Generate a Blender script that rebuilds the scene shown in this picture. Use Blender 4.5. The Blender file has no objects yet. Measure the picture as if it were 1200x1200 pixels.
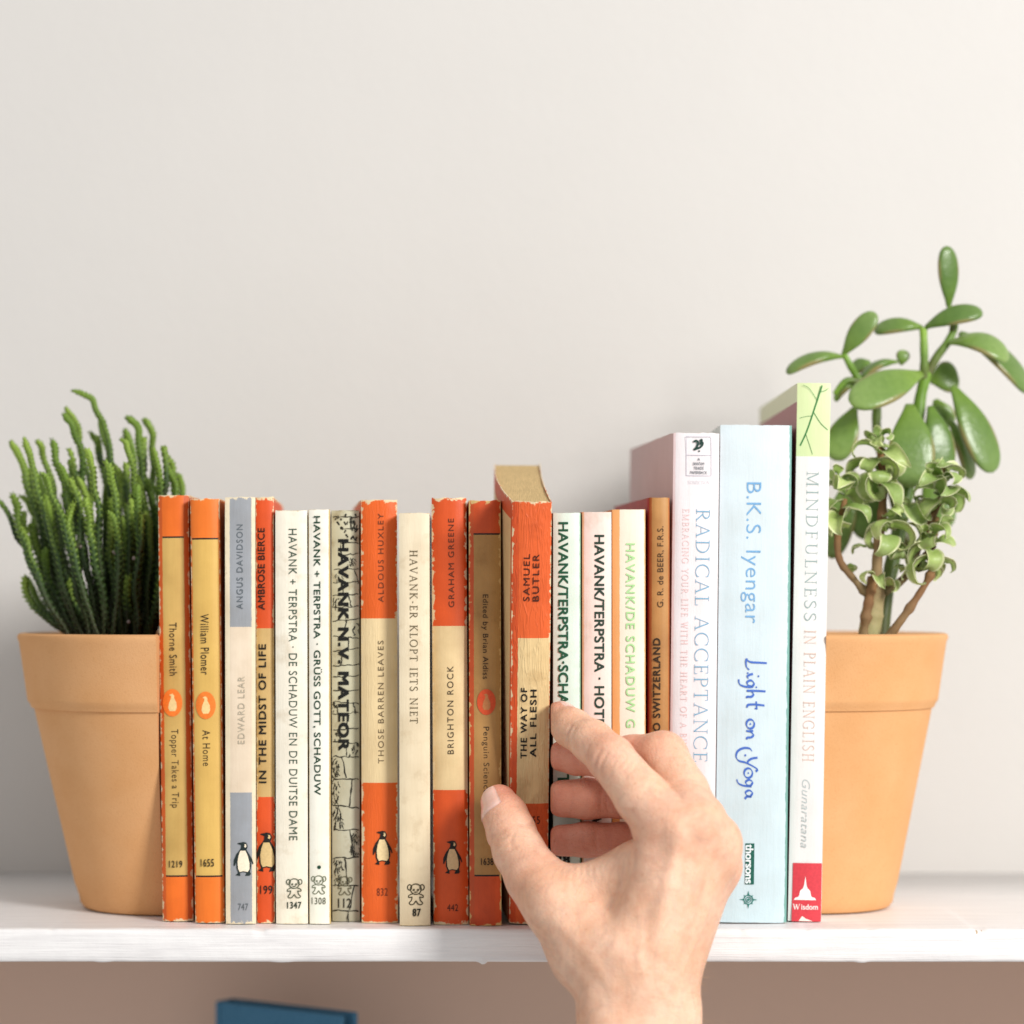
import bpy, bmesh, math, random
import numpy as np
from mathutils import Vector, Matrix, noise as mnoise

# ------------------------------------------------------------------ camera, world, lamps, exposure
D = 1.10                      # metres from the lens to the plane of the book spines
S = 0.434 / 1200.0            # metres per reference pixel in that plane
CZ = (1083 - 700) * S         # lens height above the shelf board
sc = bpy.context.scene
col = sc.collection
cam_d = bpy.data.cameras.new('camera'); cam = bpy.data.objects.new('camera', cam_d); col.objects.link(cam)
cam.location = (0, -D, CZ); cam.rotation_euler = (math.radians(90), 0, 0)
cam_d.sensor_width = 36; cam_d.lens = 36 * D / 0.434; cam_d.shift_y = 100 / 1200.0
cam_d.clip_start = 0.05; cam_d.clip_end = 60
cam_d.dof.use_dof = True; cam_d.dof.focus_distance = D - 0.022; cam_d.dof.aperture_fstop = 4.8
sc.camera = cam
sc.view_settings.view_transform = 'Standard'; sc.view_settings.look = 'None'
sc.view_settings.exposure = 0.0; sc.view_settings.gamma = 1.0
sc.cycles.use_denoising = True
sc.cycles.max_bounces = 8
w = bpy.data.worlds.new('World'); sc.world = w; w.use_nodes = True
bg = w.node_tree.nodes['Background']
bg.inputs[0].default_value = (1.0, 1.0, 1.0, 1); bg.inputs[1].default_value = 0.60
def area(name, loc, target, size, power, color, size_y=None):
    l = bpy.data.lights.new(name, 'AREA'); l.energy = power; l.color = color
    l.shape = 'RECTANGLE'; l.size = size; l.size_y = size_y or size
    o = bpy.data.objects.new(name, l); col.objects.link(o); o.location = loc
    o.rotation_euler = (Vector(target) - Vector(loc)).to_track_quat('-Z', 'Y').to_euler()
    return o
area('window_light', (1.20, -1.42, 0.88), (0.02, 0.05, 0.10), 0.50, 43, (1.0, 0.976, 0.946), 0.50)

# ------------------------------------------------------------------ helpers
R = math.radians
rnd = random.Random(7)
def X(px, d=0.0): return (px - 600) * S * (1 + d / D)
def Z(py, d=0.0): return CZ + (700 - py) * S * (1 + d / D)
def P(px, py, d=0.0): return Vector((X(px, d), d, Z(py, d)))
def lin(c):
    f = lambda v: (v / 255.0) / 12.92 if v <= 10 else (((v / 255.0) + 0.055) / 1.055) ** 2.4
    return (f(c[0]), f(c[1]), f(c[2]), 1.0)

def link(name, me, mats=None, parent=None):
    o = bpy.data.objects.new(name, me); col.objects.link(o)
    if mats is not None:
        for m in (mats if isinstance(mats, (list, tuple)) else [mats]): me.materials.append(m)
    if parent is not None: o.parent = parent
    return o
def mesh(name, verts, faces, mats=None, parent=None, smooth=False, mi=None, uv=None):
    me = bpy.data.meshes.new(name)
    me.from_pydata([tuple(v) for v in verts], [], [tuple(f) for f in faces]); me.update()
    if smooth: me.polygons.foreach_set('use_smooth', [True] * len(me.polygons))
    if mi is not None: me.polygons.foreach_set('material_index', mi)
    if uv is not None:
        lay = me.uv_layers.new(name='UVMap')
        li = np.empty(len(me.loops), dtype=np.int32); me.loops.foreach_get('vertex_index', li)
        lay.data.foreach_set('uv', np.asarray(uv, dtype=np.float32)[li].ravel())
    return link(name, me, mats, parent)
def empty(name, loc=(0, 0, 0)):
    o = bpy.data.objects.new(name, None); col.objects.link(o); o.location = loc; o.empty_display_size = 0.02
    return o
def tag(o, label=None, cat=None, group=None, kind=None):
    if label: o['label'] = label
    if cat: o['category'] = cat
    if group: o['group'] = group
    if kind: o['kind'] = kind
    return o

# ------------------------------------------------------------------ node materials
class NM:
    def __init__(s, name, rough=0.6, spec=0.3):
        s.m = bpy.data.materials.new(name); s.m.use_nodes = True; s.nt = s.m.node_tree
        s.b = s.nt.nodes['Principled BSDF']; s.b.inputs['Roughness'].default_value = rough
        s.b.inputs['Specular IOR Level'].default_value = spec
    def n(s, t, **kw):
        n = s.nt.nodes.new(t)
        for k, v in kw.items(): setattr(n, k, v)
        return n
    def put(s, sock, v):
        if hasattr(v, 'is_output'): s.nt.links.new(v, sock)
        else:
            sock.default_value = v
    def math(s, op, a, b=None, c=None, clamp=False):
        n = s.n('ShaderNodeMath', operation=op, use_clamp=clamp)
        for i, v in enumerate((a, b, c)):
            if v is not None: s.put(n.inputs[i], v)
        return n.outputs[0]
    def mix(s, f, a, b, mode='MIX'):
        n = s.n('ShaderNodeMix', data_type='RGBA', blend_type=mode)
        s.put(n.inputs[0], f); s.put(n.inputs[6], a); s.put(n.inputs[7], b)
        return n.outputs[2]
    def coord(s, out='Object', scale=None):
        n = s.n('ShaderNodeTexCoord'); o = n.outputs[out]
        if scale:
            mp = s.n('ShaderNodeMapping'); s.put(mp.inputs[0], o); mp.inputs['Scale'].default_value = scale; o = mp.outputs[0]
        return o
    def noise(s, vec, scale, detail=4, rough=0.55, dist=0.0):
        n = s.n('ShaderNodeTexNoise'); s.put(n.inputs['Vector'], vec); n.inputs['Scale'].default_value = scale
        n.inputs['Detail'].default_value = detail; n.inputs['Roughness'].default_value = rough; n.inputs['Distortion'].default_value = dist
        return n.outputs[0]
    def ramp(s, f, stops, interp='LINEAR'):
        n = s.n('ShaderNodeValToRGB'); s.put(n.inputs[0], f); cr = n.color_ramp; cr.interpolation = interp
        while len(cr.elements) < len(stops): cr.elements.new(0.5)
        for e, (p, c) in zip(cr.elements, stops): e.position = p; e.color = c
        return n.outputs[0]
    def maprange(s, v, a, b, c=0.0, d=1.0):
        n = s.n('ShaderNodeMapRange'); s.put(n.inputs[0], v)
        for i, k in enumerate((a, b, c, d)): n.inputs[1 + i].default_value = k
        return n.outputs[0]
    def bump(s, h, strength=0.3, dist=0.001, normal=None):
        n = s.n('ShaderNodeBump'); s.put(n.inputs['Height'], h); n.inputs['Strength'].default_value = strength; n.inputs['Distance'].default_value = dist
        if normal is not None: s.put(n.inputs['Normal'], normal)
        s.put(s.b.inputs['Normal'], n.outputs[0]); return n.outputs[0]
    def color(s, c): s.put(s.b.inputs['Base Color'], c); return s
    def rough(s, v): s.put(s.b.inputs['Roughness'], v); return s

def plain(name, c, rough=0.6, var=0.12, scale=400, bump=0.0, spec=0.3):
    m = NM(name, rough, spec); o = m.coord(); nz = m.noise(o, scale, 4)
    m.color(m.mix(m.maprange(nz, 0.3, 0.7), tuple(x * (1 - var) for x in lin(c)[:3]) + (1,), tuple(min(1, x * (1 + var)) for x in lin(c)[:3]) + (1,)))
    if bump: m.bump(nz, bump, 0.0005)
    return m.m
_ink = {}
def ink(c):
    if c not in _ink: _ink[c] = plain('ink_%d_%d_%d' % c, c, 0.6, 0.10, 900)
    return _ink[c]

def wall_mat(name, c, bump=0.25):
    m = NM(name, 0.85, 0.2); o = m.coord()
    big = m.noise(o, 6, 3); fine = m.noise(o, 220, 5)
    a = lin(c); m.color(m.mix(m.maprange(big, 0.3, 0.7), tuple(x * 0.97 for x in a[:3]) + (1,), a))
    m.bump(m.math('ADD', fine, m.math('MULTIPLY', m.noise(o, 40, 3), 1.5)), bump, 0.0008)
    return m.m

# ------------------------------------------------------------------ the setting: wall, shelf boards
WALL_Y = 0.205
SF, SB = -0.017, 0.2045       # shelf front and back edge
def slab(name, x0, x1, y0, y1, z0, z1, m, kind='structure', lab=None):
    v = [(x, y, z) for z in (z0, z1) for y in (y0, y1) for x in (x0, x1)]
    f = [(0, 2, 3, 1), (4, 5, 7, 6), (0, 1, 5, 4), (2, 6, 7, 3), (0, 4, 6, 2), (1, 3, 7, 5)]
    o = mesh(name, v, f, m); tag(o, lab, None, None, kind); return o
slab('wall', -1.6, 1.6, WALL_Y, WALL_Y + 0.1, -0.0135, 1.6, wall_mat('wall_paint', (210, 207, 203)), lab='plain warm off-white wall behind the shelf')
slab('shaded_wall_panel', -1.6, 1.6, WALL_Y - 0.002, WALL_Y + 0.1, -0.40, -0.0145, wall_mat('under_shelf_shade', (216, 188, 171), 0.2), lab='wall below the white shelf with its brown shade painted in')  # wall under the shelf: its warm shade is put into this panel's colour
slab('lower_shelf', -1.6, 1.6, -0.02, WALL_Y - 0.003, -0.31, -0.29, wall_mat('shelf_paint_low', (205, 195, 185)), lab='shelf board under the blue book')

m = NM('shelf_paint', 0.42, 0.4); o = m.coord()
grain = m.noise(m.coord('Object', (1, 14, 14)), 18, 6, 0.6, 0.4)
brush = m.noise(m.coord('Object', (0.25, 6, 12)), 90, 5, 0.6)
fine = m.noise(o, 300, 4)
base = m.mix(m.maprange(grain, 0.42, 0.75), lin((236, 234, 233)), lin((219, 216, 216)))
att = m.n('ShaderNodeAttribute', attribute_name='chip').outputs['Fac']
m.color(m.mix(m.math('GREATER_THAN', m.math('ADD', att, m.math('MULTIPLY', m.math('SUBTRACT', fine, 0.5), 0.5)), 0.62), base, lin((186, 164, 138))))
m.bump(m.math('ADD', m.math('MULTIPLY', brush, 0.7), m.math('ADD', m.math('MULTIPLY', grain, 0.5), m.math('MULTIPLY', fine, 0.25))), 0.55, 0.0009)
shelf_m = m.m
def make_shelf():
    # profile of the board in y,z; lofted along x with worn, chipped front edges
    T = 0.0138
    nx = 420; xs = np.linspace(-0.9, 0.9, nx)
    xs = np.concatenate([np.linspace(-1.5, -0.26, 12), np.linspace(-0.25, 0.25, nx), np.linspace(0.26, 1.5, 12)])
    prof = [(SB, 0), (0.10, 0), (SF + .006, 0), (SF + .0016, 0), (SF + .0005, -.0004), (SF, -.0014), (SF, -.0035), (SF, -.007), (SF, -.0105), (SF + .0002, -.0127), (SF + .001, -T + .0001), (SF + .003, -T), (0.1, -T), (SB, -T)]
    chips = [(305, .006, .8), (1148, .006, .9), (945, .004, .5), (868, .004, .45), (1020, .005, .5), (408, .003, .4), (60, .004, .35), (760, .003, .4)]
    V, F, C = [], [], []
    n = len(prof)
    for i, x in enumerate(xs):
        for j, (y, z) in enumerate(prof):
            c = 0.0; dy = dz = 0.0
            if 2 <= j <= 11:
                q = mnoise.noise(Vector((x * 60, j * 1.7, 0)))
                dz += 0.00018 * q if j < 6 else 0; dy += 0.00022 * mnoise.noise(Vector((x * 110, z * 300, 4)))
                dz += 0.0004 * mnoise.noise(Vector((x * 9, 0, 2)))
                if j in (3, 4, 5):
                    for (cx, cw, cd) in chips:
                        k = max(0, 1 - ((x - X(cx, SF)) / (cw * .5)) ** 2)
                        if k > 0:
                            k = k * (0.75 + 0.5 * mnoise.noise(Vector((x * 900, 3, 3)))); dz -= 0.0011 * cd * k * (1 if j < 5 else .4); dy += 0.0007 * cd * k; c = max(c, cd * k)
                if j in (10, 11, 9):    # paint drips under the edge
                    for (cx, cw, cd) in ((566, .004, .0012), (1010, .006, .0004), (330, .01, .0003), (120, .008, .0003)):
                        k = max(0, 1 - ((x - X(cx, SF)) / (cw * .5)) ** 2); dz -= cd * k
            V.append((x, y + dy, z + dz)); C.append(c)
    for i in range(len(xs) - 1):
        for j in range(n):
            a = i * n + j; b = i * n + (j + 1) % n
            F.append((a, b, b + n, a + n))
    F.append(tuple(range(n))[::-1]); F.append(tuple((len(xs) - 1) * n + k for k in range(n)))
    ob = mesh('shelf', V, F, shelf_m, smooth=True)
    at = ob.data.attributes.new('chip', 'FLOAT', 'POINT'); at.data.foreach_set('value', C)
    ob.data.polygons.foreach_set('use_smooth', [len(p.vertices) == 4 for p in ob.data.polygons])
    tag(ob, 'white painted wooden shelf board with chipped front edge', None, None, 'structure')
make_shelf()

# ------------------------------------------------------------------ flat print: strokes, letters, emblems
def smooth_line(pts, n=6):
    out = []
    for i in range(len(pts) - 1):
        p0 = pts[max(i - 1, 0)]; p1 = pts[i]; p2 = pts[i + 1]; p3 = pts[min(i + 2, len(pts) - 1)]
        for k in range(n):
            t = k / n; q = []
            for a in range(2):
                q.append(0.5 * (2 * p1[a] + (p2[a] - p0[a]) * t + (2 * p0[a] - 5 * p1[a] + 4 * p2[a] - p3[a]) * t * t + (3 * p1[a] - p0[a] - 3 * p2[a] + p3[a]) * t ** 3))
            out.append(tuple(q))
    out.append(tuple(pts[-1])); return out
class Flat:
    def __init__(s): s.v = []; s.f = []; s.mi = []
    def poly(s, pts, m=0):
        b = len(s.v); s.v += [tuple(p) for p in pts]; s.f.append(tuple(range(b, b + len(pts)))); s.mi.append(m)
    def stroke(s, pts, w, m=0):
        n = len(pts); b = len(s.v)
        for i, p in enumerate(pts):
            a = pts[max(0, i - 1)]; c = pts[min(n - 1, i + 1)]
            dx, dy = c[0] - a[0], c[1] - a[1]; l = math.hypot(dx, dy) or 1
            ww = (w(dx / l, dy / l, i / max(1, n - 1)) if callable(w) else w) / 2
            s.v += [(p[0] - dy / l * ww, p[1] + dx / l * ww), (p[0] + dy / l * ww, p[1] - dx / l * ww)]
        for i in range(n - 1):
            s.f.append((b + 2 * i, b + 2 * i + 1, b + 2 * i + 3, b + 2 * i + 2)); s.mi.append(m)
    def arc(s, cx, cy, rx, ry, a0, a1, w, m=0, n=22):
        s.stroke([(cx + rx * math.cos(R(a0 + (a1 - a0) * k / n)), cy + ry * math.sin(R(a0 + (a1 - a0) * k / n))) for k in range(n + 1)], w, m)
    def disc(s, cx, cy, rx, ry=None, m=0, n=20):
        ry = ry or rx; s.poly([(cx + rx * math.cos(2 * math.pi * k / n), cy + ry * math.sin(2 * math.pi * k / n)) for k in range(n)], m)

# a small roman capital alphabet with thick and thin strokes and serifs
TK, TN = 0.115, 0.045
def _roman(ch, tk=TK, tn=TN):
    g = Flat()
    V_ = lambda x, y0=0, y1=1, w=tk: g.stroke([(x, y0), (x, y1)], w)
    H_ = lambda y, x0, x1, w=tn: g.stroke([(x0, y), (x1, y)], w)
    L_ = lambda x0, y0, x1, y1, w=tk: g.stroke([(x0, y0), (x1, y1)], w)
    sf = lambda x, y, h=.15: g.stroke([(x - h, y), (x + h, y)], tn * .9)
    vw = lambda dx, dy, t: tn + (tk - tn) * abs(dy)
    W = .7
    if ch == 'I': V_(.17); sf(.17, 0.02); sf(.17, .98); W = .34
    elif ch == 'L': V_(.17); sf(.17, .98); H_(.02, .02, .55); V_(.55, 0.02, .2, tn); W = .6
    elif ch in 'EF':
        V_(.17); H_(.98, .02, .55); H_(.52, .17, .46); V_(.55, .82, .98, tn); V_(.45, .42, .62, tn); W = .62
        if ch == 'E': H_(.02, .02, .58); V_(.58, .02, .2, tn)
        else: sf(.17, .02)
    elif ch == 'T': V_(.35); sf(.35, .02); H_(.98, .03, .67); V_(.04, .8, .98, tn); V_(.66, .8, .98, tn); W = .7
    elif ch == 'H': V_(.17); V_(.67); H_(.5, .17, .67); [sf(x, y) for x in (.17, .67) for y in (.02, .98)]; W = .86
    elif ch == 'K': V_(.17); sf(.17, .02); sf(.17, .98); L_(.17, .42, .62, .98, tn); L_(.3, .56, .72, .02); sf(.62, .98, .12); sf(.7, .02, .13); W = .8
    elif ch == 'N': V_(.15, w=tn); L_(.15, .98, .75, .0); V_(.75, w=tn); sf(.12, .98, .12); sf(.15, .02, .13); sf(.75, .98, .13); W = .88
    elif ch == 'M': V_(.16, w=tn); L_(.18, .98, .5, .03); L_(.5, .03, .84, .98, tn); V_(.86); sf(.12, .98, .1); sf(.16, .02, .13); sf(.88, .02, .15); sf(.9, .98, .1); W = 1.03
    elif ch == 'A': L_(.08, .02, .4, 1, tn); L_(.4, 1, .72, .02); H_(.36, .2, .6); sf(.08, .02, .12); sf(.72, .02, .14); W = .82
    elif ch == 'V': L_(.1, .98, .4, 0); L_(.4, 0, .7, .98, tn); sf(.1, .98, .14); sf(.7, .98, .12); W = .8
    elif ch == 'W': L_(.1, .98, .34, 0); L_(.34, 0, .56, .98, tn); L_(.5, .98, .74, 0); L_(.74, 0, .98, .98, tn); sf(.1, .98, .13); sf(.98, .98, .12); W = 1.08
    elif ch == 'Y': L_(.08, .98, .36, .48); L_(.36, .48, .64, .98, tn); V_(.36, 0, .5); sf(.36, .02); sf(.08, .98, .13); sf(.64, .98, .12); W = .72
    elif ch in 'PRB':
        V_(.17); sf(.17, .98, .13); g.arc(.3, .74, .27, .24, 90, -90, vw); H_(.98, .17, .3); H_(.5, .17, .3); W = .64
        if ch != 'B': sf(.17, .02)
        if ch == 'R': L_(.32, .5, .68, .02); sf(.7, .02, .1); W = .78
        if ch == 'B': g.arc(.32, .26, .3, .24, 90, -90, vw); H_(.02, .03, .32); W = .68
    elif ch == 'D': V_(.17); H_(.98, .02, .32); H_(.02, .02, .32); g.arc(.3, .5, .46, .48, 90, -90, vw); W = .86
    elif ch == 'O': g.arc(.45, .5, .4, .49, 0, 360, vw, n=36); W = .9
    elif ch in 'CG':
        g.arc(.47, .5, .42, .49, 48, 312, vw, n=30); V_(.76, .72, .93, tn); W = .82
        if ch == 'G': V_(.76, .05, .42); sf(.74, .42, .14); W = .9
        else: V_(.76, .1, .26, tn)
    elif ch == 'U': V_(.17, .3, .98); V_(.67, .3, .98, tn); g.arc(.42, .3, .25, .28, 180, 360, vw); sf(.17, .98); sf(.67, .98, .12); W = .84
    elif ch == 'S':
        g.stroke(smooth_line([(.5, .8), (.46, .94), (.3, .98), (.13, .88), (.12, .7), (.28, .56), (.46, .42), (.53, .25), (.42, .07), (.25, .02), (.1, .1), (.07, .25)]), lambda dx, dy, t: tn + (tk - tn) * (1 - abs(2 * t - 1)) ** .7); W = .62
    elif ch == '-': H_(.38, .06, .3, tn * 1.4); W = .36
    elif ch == ' ': W = .38
    return g, W
def roman_text(s, tk=TK, tn=TN, track=0.12):
    out = Flat(); x = 0
    for ch in s:
        g, W = _roman(ch, tk, tn); b = len(out.v)
        out.v += [(a + x, c) for a, c in g.v]; out.f += [tuple(i + b for i in f) for f in g.f]; out.mi += g.mi
        x += W + track
    return out
def sans_text(s, bold=0.0, track=1.0, shear=0.0):
    cu = bpy.data.curves.new('txt', 'FONT'); cu.body = s; cu.size = 1; cu.offset = min(0, bold); cu.space_character = track; cu.shear = shear; cu.resolution_u = 4
    ob = bpy.data.objects.new('txt', cu); col.objects.link(ob)
    dg = bpy.context.evaluated_depsgraph_get(); me = bpy.data.meshes.new_from_object(ob.evaluated_get(dg))
    out = Flat(); v0 = [(v.co.x, v.co.y) for v in me.vertices]; f0 = [tuple(p.vertices) for p in me.polygons]
    for q, (ox, oy) in enumerate([(0, 0)] if bold <= 0 else [(-bold, -bold * .6), (bold, bold * .6), (bold, -bold * .6), (-bold, bold * .6)]):
        nb = len(out.v); out.v += [(x + ox, y + oy) for x, y in v0]; out.f += [tuple(i + nb for i in f) for f in f0]; out.mi += [q] * len(f0)
    bpy.data.objects.remove(ob); bpy.data.curves.remove(cu); bpy.data.meshes.remove(me)
    return out
def penguin(flip=False):
    g = Flat()
    sil = [(-.16, .965), (-.06, .985), (.0, 1.0), (.09, .98), (.13, .9), (.13, .84), (.10, .77), (.19, .62), (.26, .5), (.30, .36), (.27, .34), (.22, .47), (.235, .3), (.2, .13), (.23, .07), (.19, .015), (.06, .01), (.1, .1), (0, .125), (-.09, .1), (-.08, .01), (-.22, .035), (-.14, .1), (-.19, .24), (-.19, .43), (-.25, .29), (-.275, .32), (-.265, .48), (-.19, .65), (-.09, .77), (-.06, .83), (-.055, .91), (-.16, .945)]
    bel = [(-.08, .745), (.07, .745), (.14, .58), (.185, .38), (.185, .2), (.13, .125), (0, .15), (-.1, .125), (-.145, .22), (-.16, .42), (-.135, .58)]
    fac = [(.03, .86), (.07, .83), (.1, .87), (.085, .93), (.04, .94), (.05, .9)]
    k = -1 if flip else 1
    g.poly([(k * x, y - .5) for x, y in sil], 0); g.poly([(k * x, y - .5) for x, y in bel], 1); g.poly([(k * x, y - .5) for x, y in fac], 1)
    return g
def oval_badge():
    g = Flat(); g.disc(0, 0, .36, .5, 0, 28)
    sil = [(-.11, .28), (0, .33), (.07, .26), (.07, .16), (.15, .0), (.16, -.18), (.1, -.3), (-.1, -.3), (-.15, -.18), (-.12, 0), (-.05, .16), (-.04, .24)]
    g.poly(sil, 1); return g
def bear():
    g = Flat(); w = .05
    for sx in (-1, 1):
        g.arc(sx * .3, .32, .1, .13, 0, 360, w); g.arc(sx * .1, .2, .03, .03, 0, 360, w)
        g.stroke(smooth_line([(sx * .14, .02), (sx * .33, -.06), (sx * .34, -.16), (sx * .2, -.14)]), w)
        g.stroke(smooth_line([(sx * .18, -.12), (sx * .22, -.3), (sx * .32, -.42), (sx * .26, -.5), (sx * .12, -.48), (0, -.32)]), w)
    g.arc(0, .24, .26, .25, 0, 360, w, n=30); g.arc(0, .12, .07, .03, 180, 360, w)
    return g
def script_title():
    # brush lettering drawn as pen strokes, x along the line, y up
    g = Flat(); nib = lambda dx, dy, t: .035 + .075 * abs(dx * math.sin(R(38)) - dy * math.cos(R(38)))
    def st(*p): g.stroke(smooth_line(list(p)), nib)
    st((.22, 1.0), (.2, .6), (.18, .2), (.1, .02), (.02, -.02)); st((.02, -.02), (.18, -.06), (.4, -.02), (.52, .12))
    g.disc(.66, .04, .04); st((.7, .3), (.74, .12), (.82, .02), (.9, .08)); g.disc(.8, .58, .045)
    st((1.24, .3), (1.1, .36), (.98, .2), (1.06, .02), (1.2, .08), (1.26, .3), (1.26, -.06), (1.16, -.36), (.94, -.42)); g.disc(1.28, .48, .04)
    st((1.46, .95), (1.44, .4), (1.44, .0)); st((1.44, .2), (1.58, .34), (1.7, .24), (1.7, .04), (1.76, .0))
    st((2.08, .9), (2.04, .4), (2.06, .08), (2.18, .02)); st((1.9, .48), (2.26, .52)); g.disc(2.22, .44, .035)
    def spiral(cx, cy, r):
        g.stroke([(cx + r * (1 - .0 * k) * math.cos(R(70 + 360 * k / 24)), cy + r * math.sin(R(70 + 360 * k / 24))) for k in range(25)], nib); g.disc(cx, cy, .04)
    spiral(2.9, .2, .2)
    st((3.2, .34), (3.22, .16), (3.2, .0)); st((3.22, .18), (3.36, .36), (3.48, .26), (3.5, .06), (3.58, .02))
    st((4.1, .3), (3.98, .18), (3.96, -.12), (4.1, -.42), (4.34, -.5), (4.52, -.36), (4.6, -.02), (4.78, .4), (4.9, .6)); st((4.38, .58), (4.42, .3), (4.54, .1), (4.66, .12)); st((4.9, .6), (4.99, .5))
    g.disc(4.28, -.04, .05)
    spiral(5.06, .12, .21)
    st((5.6, .26), (5.46, .34), (5.36, .18), (5.44, .0), (5.58, .06), (5.64, .28), (5.62, -.08), (5.52, -.36), (5.34, -.46))
    st((6.06, .26), (5.92, .34), (5.82, .18), (5.9, .0), (6.04, .06), (6.1, .28), (6.1, .06), (6.2, -.04))
    return g

# ------------------------------------------------------------------ books
def book_mat(name, bands, margin=None, side=None, wear=0.35, wearc=(236, 214, 172), mott=0.10, rough=0.5, asp=13.0, crease=0.0, seed=0, stain=0.0, side_cut=-0.01, side_top=None):
    m = NM(name, rough, 0.35); uv = m.coord('UV'); sp = m.n('ShaderNodeSeparateXYZ'); m.put(sp.inputs[0], uv); u, v = sp.outputs[0], sp.outputs[1]
    ob = m.n('ShaderNodeVectorMath', operation='ADD'); m.put(ob.inputs[0], m.coord('Object')); ob.inputs[1].default_value = (seed * 1.37, seed * .71, seed * .53); o = ob.outputs[0]
    stops = [(p, lin(c)) for p, c in sorted(bands)]
    soft = all(max(abs(p[1][k] - q[1][k]) for k in range(3)) < .14 for p, q in zip(stops, stops[1:])); c = m.ramp(v, stops, 'LINEAR' if soft else 'CONSTANT') if len(stops) > 1 else stops[0][1]
    n1 = m.noise(o, 330, 7, 0.62); n2 = m.noise(o, 60, 4); n3 = m.noise(o, 1500, 3)
    au = m.math('MINIMUM', m.math('ABSOLUTE', u), m.math('ABSOLUTE', m.math('SUBTRACT', 1.0, u)))
    if margin:
        uL, uR, mc = margin; j = m.math('MULTIPLY', m.math('SUBTRACT', n1, 0.5), 0.05)
        uj = m.math('ADD', u, j)
        k = m.math('MAXIMUM', m.math('LESS_THAN', uj, uL), m.math('GREATER_THAN', uj, uR))
        c = m.mix(k, c, lin(mc))
    if side:
        sk = m.math('LESS_THAN', u, side_cut); sco = lin(side)
        if side_top: sco = m.mix(m.math('GREATER_THAN', v, side_top[0]), sco, lin(side_top[1]))
        c = m.mix(sk, c, sco)
    # age: uneven fading and handling marks
    lo = tuple([1 - mott * 1.6, 1 - mott * 1.9, 1 - mott * 2.3, 1.0])
    c = m.mix(m.maprange(n2, 0.35, 0.75), c, m.mix(1.0, c, lo, 'MULTIPLY'))
    streak = m.noise(m.coord('Object', (1, 1, .06)), 900, 3)
    c = m.mix(m.math('MULTIPLY', m.maprange(streak, 0.45, 0.7), 0.5 * mott + 0.08), c, m.mix(1.0, c, (.72, .66, .6, 1), 'MULTIPLY'))
    if stain: c = m.mix(m.math('MULTIPLY', m.maprange(m.noise(o, 110, 5, .6), 0.55, 0.7), stain), c, m.mix(1.0, c, (.62, .52, .4, 1), 'MULTIPLY'))
    if wear:
        av = m.math('MULTIPLY', m.math('MINIMUM', v, m.math('SUBTRACT', 1.0, v)), asp)
        e = m.math('MINIMUM', m.math('ADD', au, 0.012), m.math('MULTIPLY', av, 0.7))
        th = m.math('MULTIPLY', m.math('SUBTRACT', n1, 0.40), wear * 0.9)
        k = m.math('MULTIPLY', m.math('SUBTRACT', th, e), 45.0, clamp=True)
        sc_ = m.noise(m.coord('Object', (1, 1, .3)), 700, 5, .7)
        k2 = m.math('MULTIPLY', m.math('SUBTRACT', sc_, 0.80 - wear * .1), 20.0, clamp=True)
        k = m.math('MAXIMUM', k, m.math('MULTIPLY', k2, .8))
        c = m.mix(k, c, m.mix(m.maprange(n1, .3, .7), lin(wearc), lin(tuple(int(q * .9) for q in wearc))))
    m.color(c)
    h = m.math('ADD', m.math('MULTIPLY', n1, 0.6), m.math('MULTIPLY', n3, 0.3))
    h = m.math('ADD', h, m.math('MULTIPLY', streak, 0.5))
    if crease:
        cr = m.noise(m.coord('Object', (1, 1, .10)), 420, 2, .5, 1.2)
        ridge = m.math('SUBTRACT', 1.0, m.math('MULTIPLY', m.math('ABSOLUTE', m.math('SUBTRACT', cr, 0.5)), 14.0), clamp=True)
        h = m.math('ADD', h, m.math('MULTIPLY', ridge, crease))
    m.bump(h, 0.35, 0.00035)
    return m.m
def page_mat(name, c):
    m = NM(name, 0.85, 0.1); o = m.coord()
    ln = m.noise(m.coord('Object', (1, .02, .02)), 6000, 2); bl = m.noise(o, 70, 4)
    a = lin(c); m.color(m.mix(m.maprange(ln, .35, .65), tuple(q * .72 for q in a[:3]) + (1,), m.mix(m.maprange(bl, .3, .7), a, tuple(q * .86 for q in a[:3]) + (1,))))
    m.bump(ln, .5, .0004); return m.m
PAGES = page_mat('page_edges', (214, 184, 132)); PAGES_W = page_mat('page_edges_white', (232, 226, 214))

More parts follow.
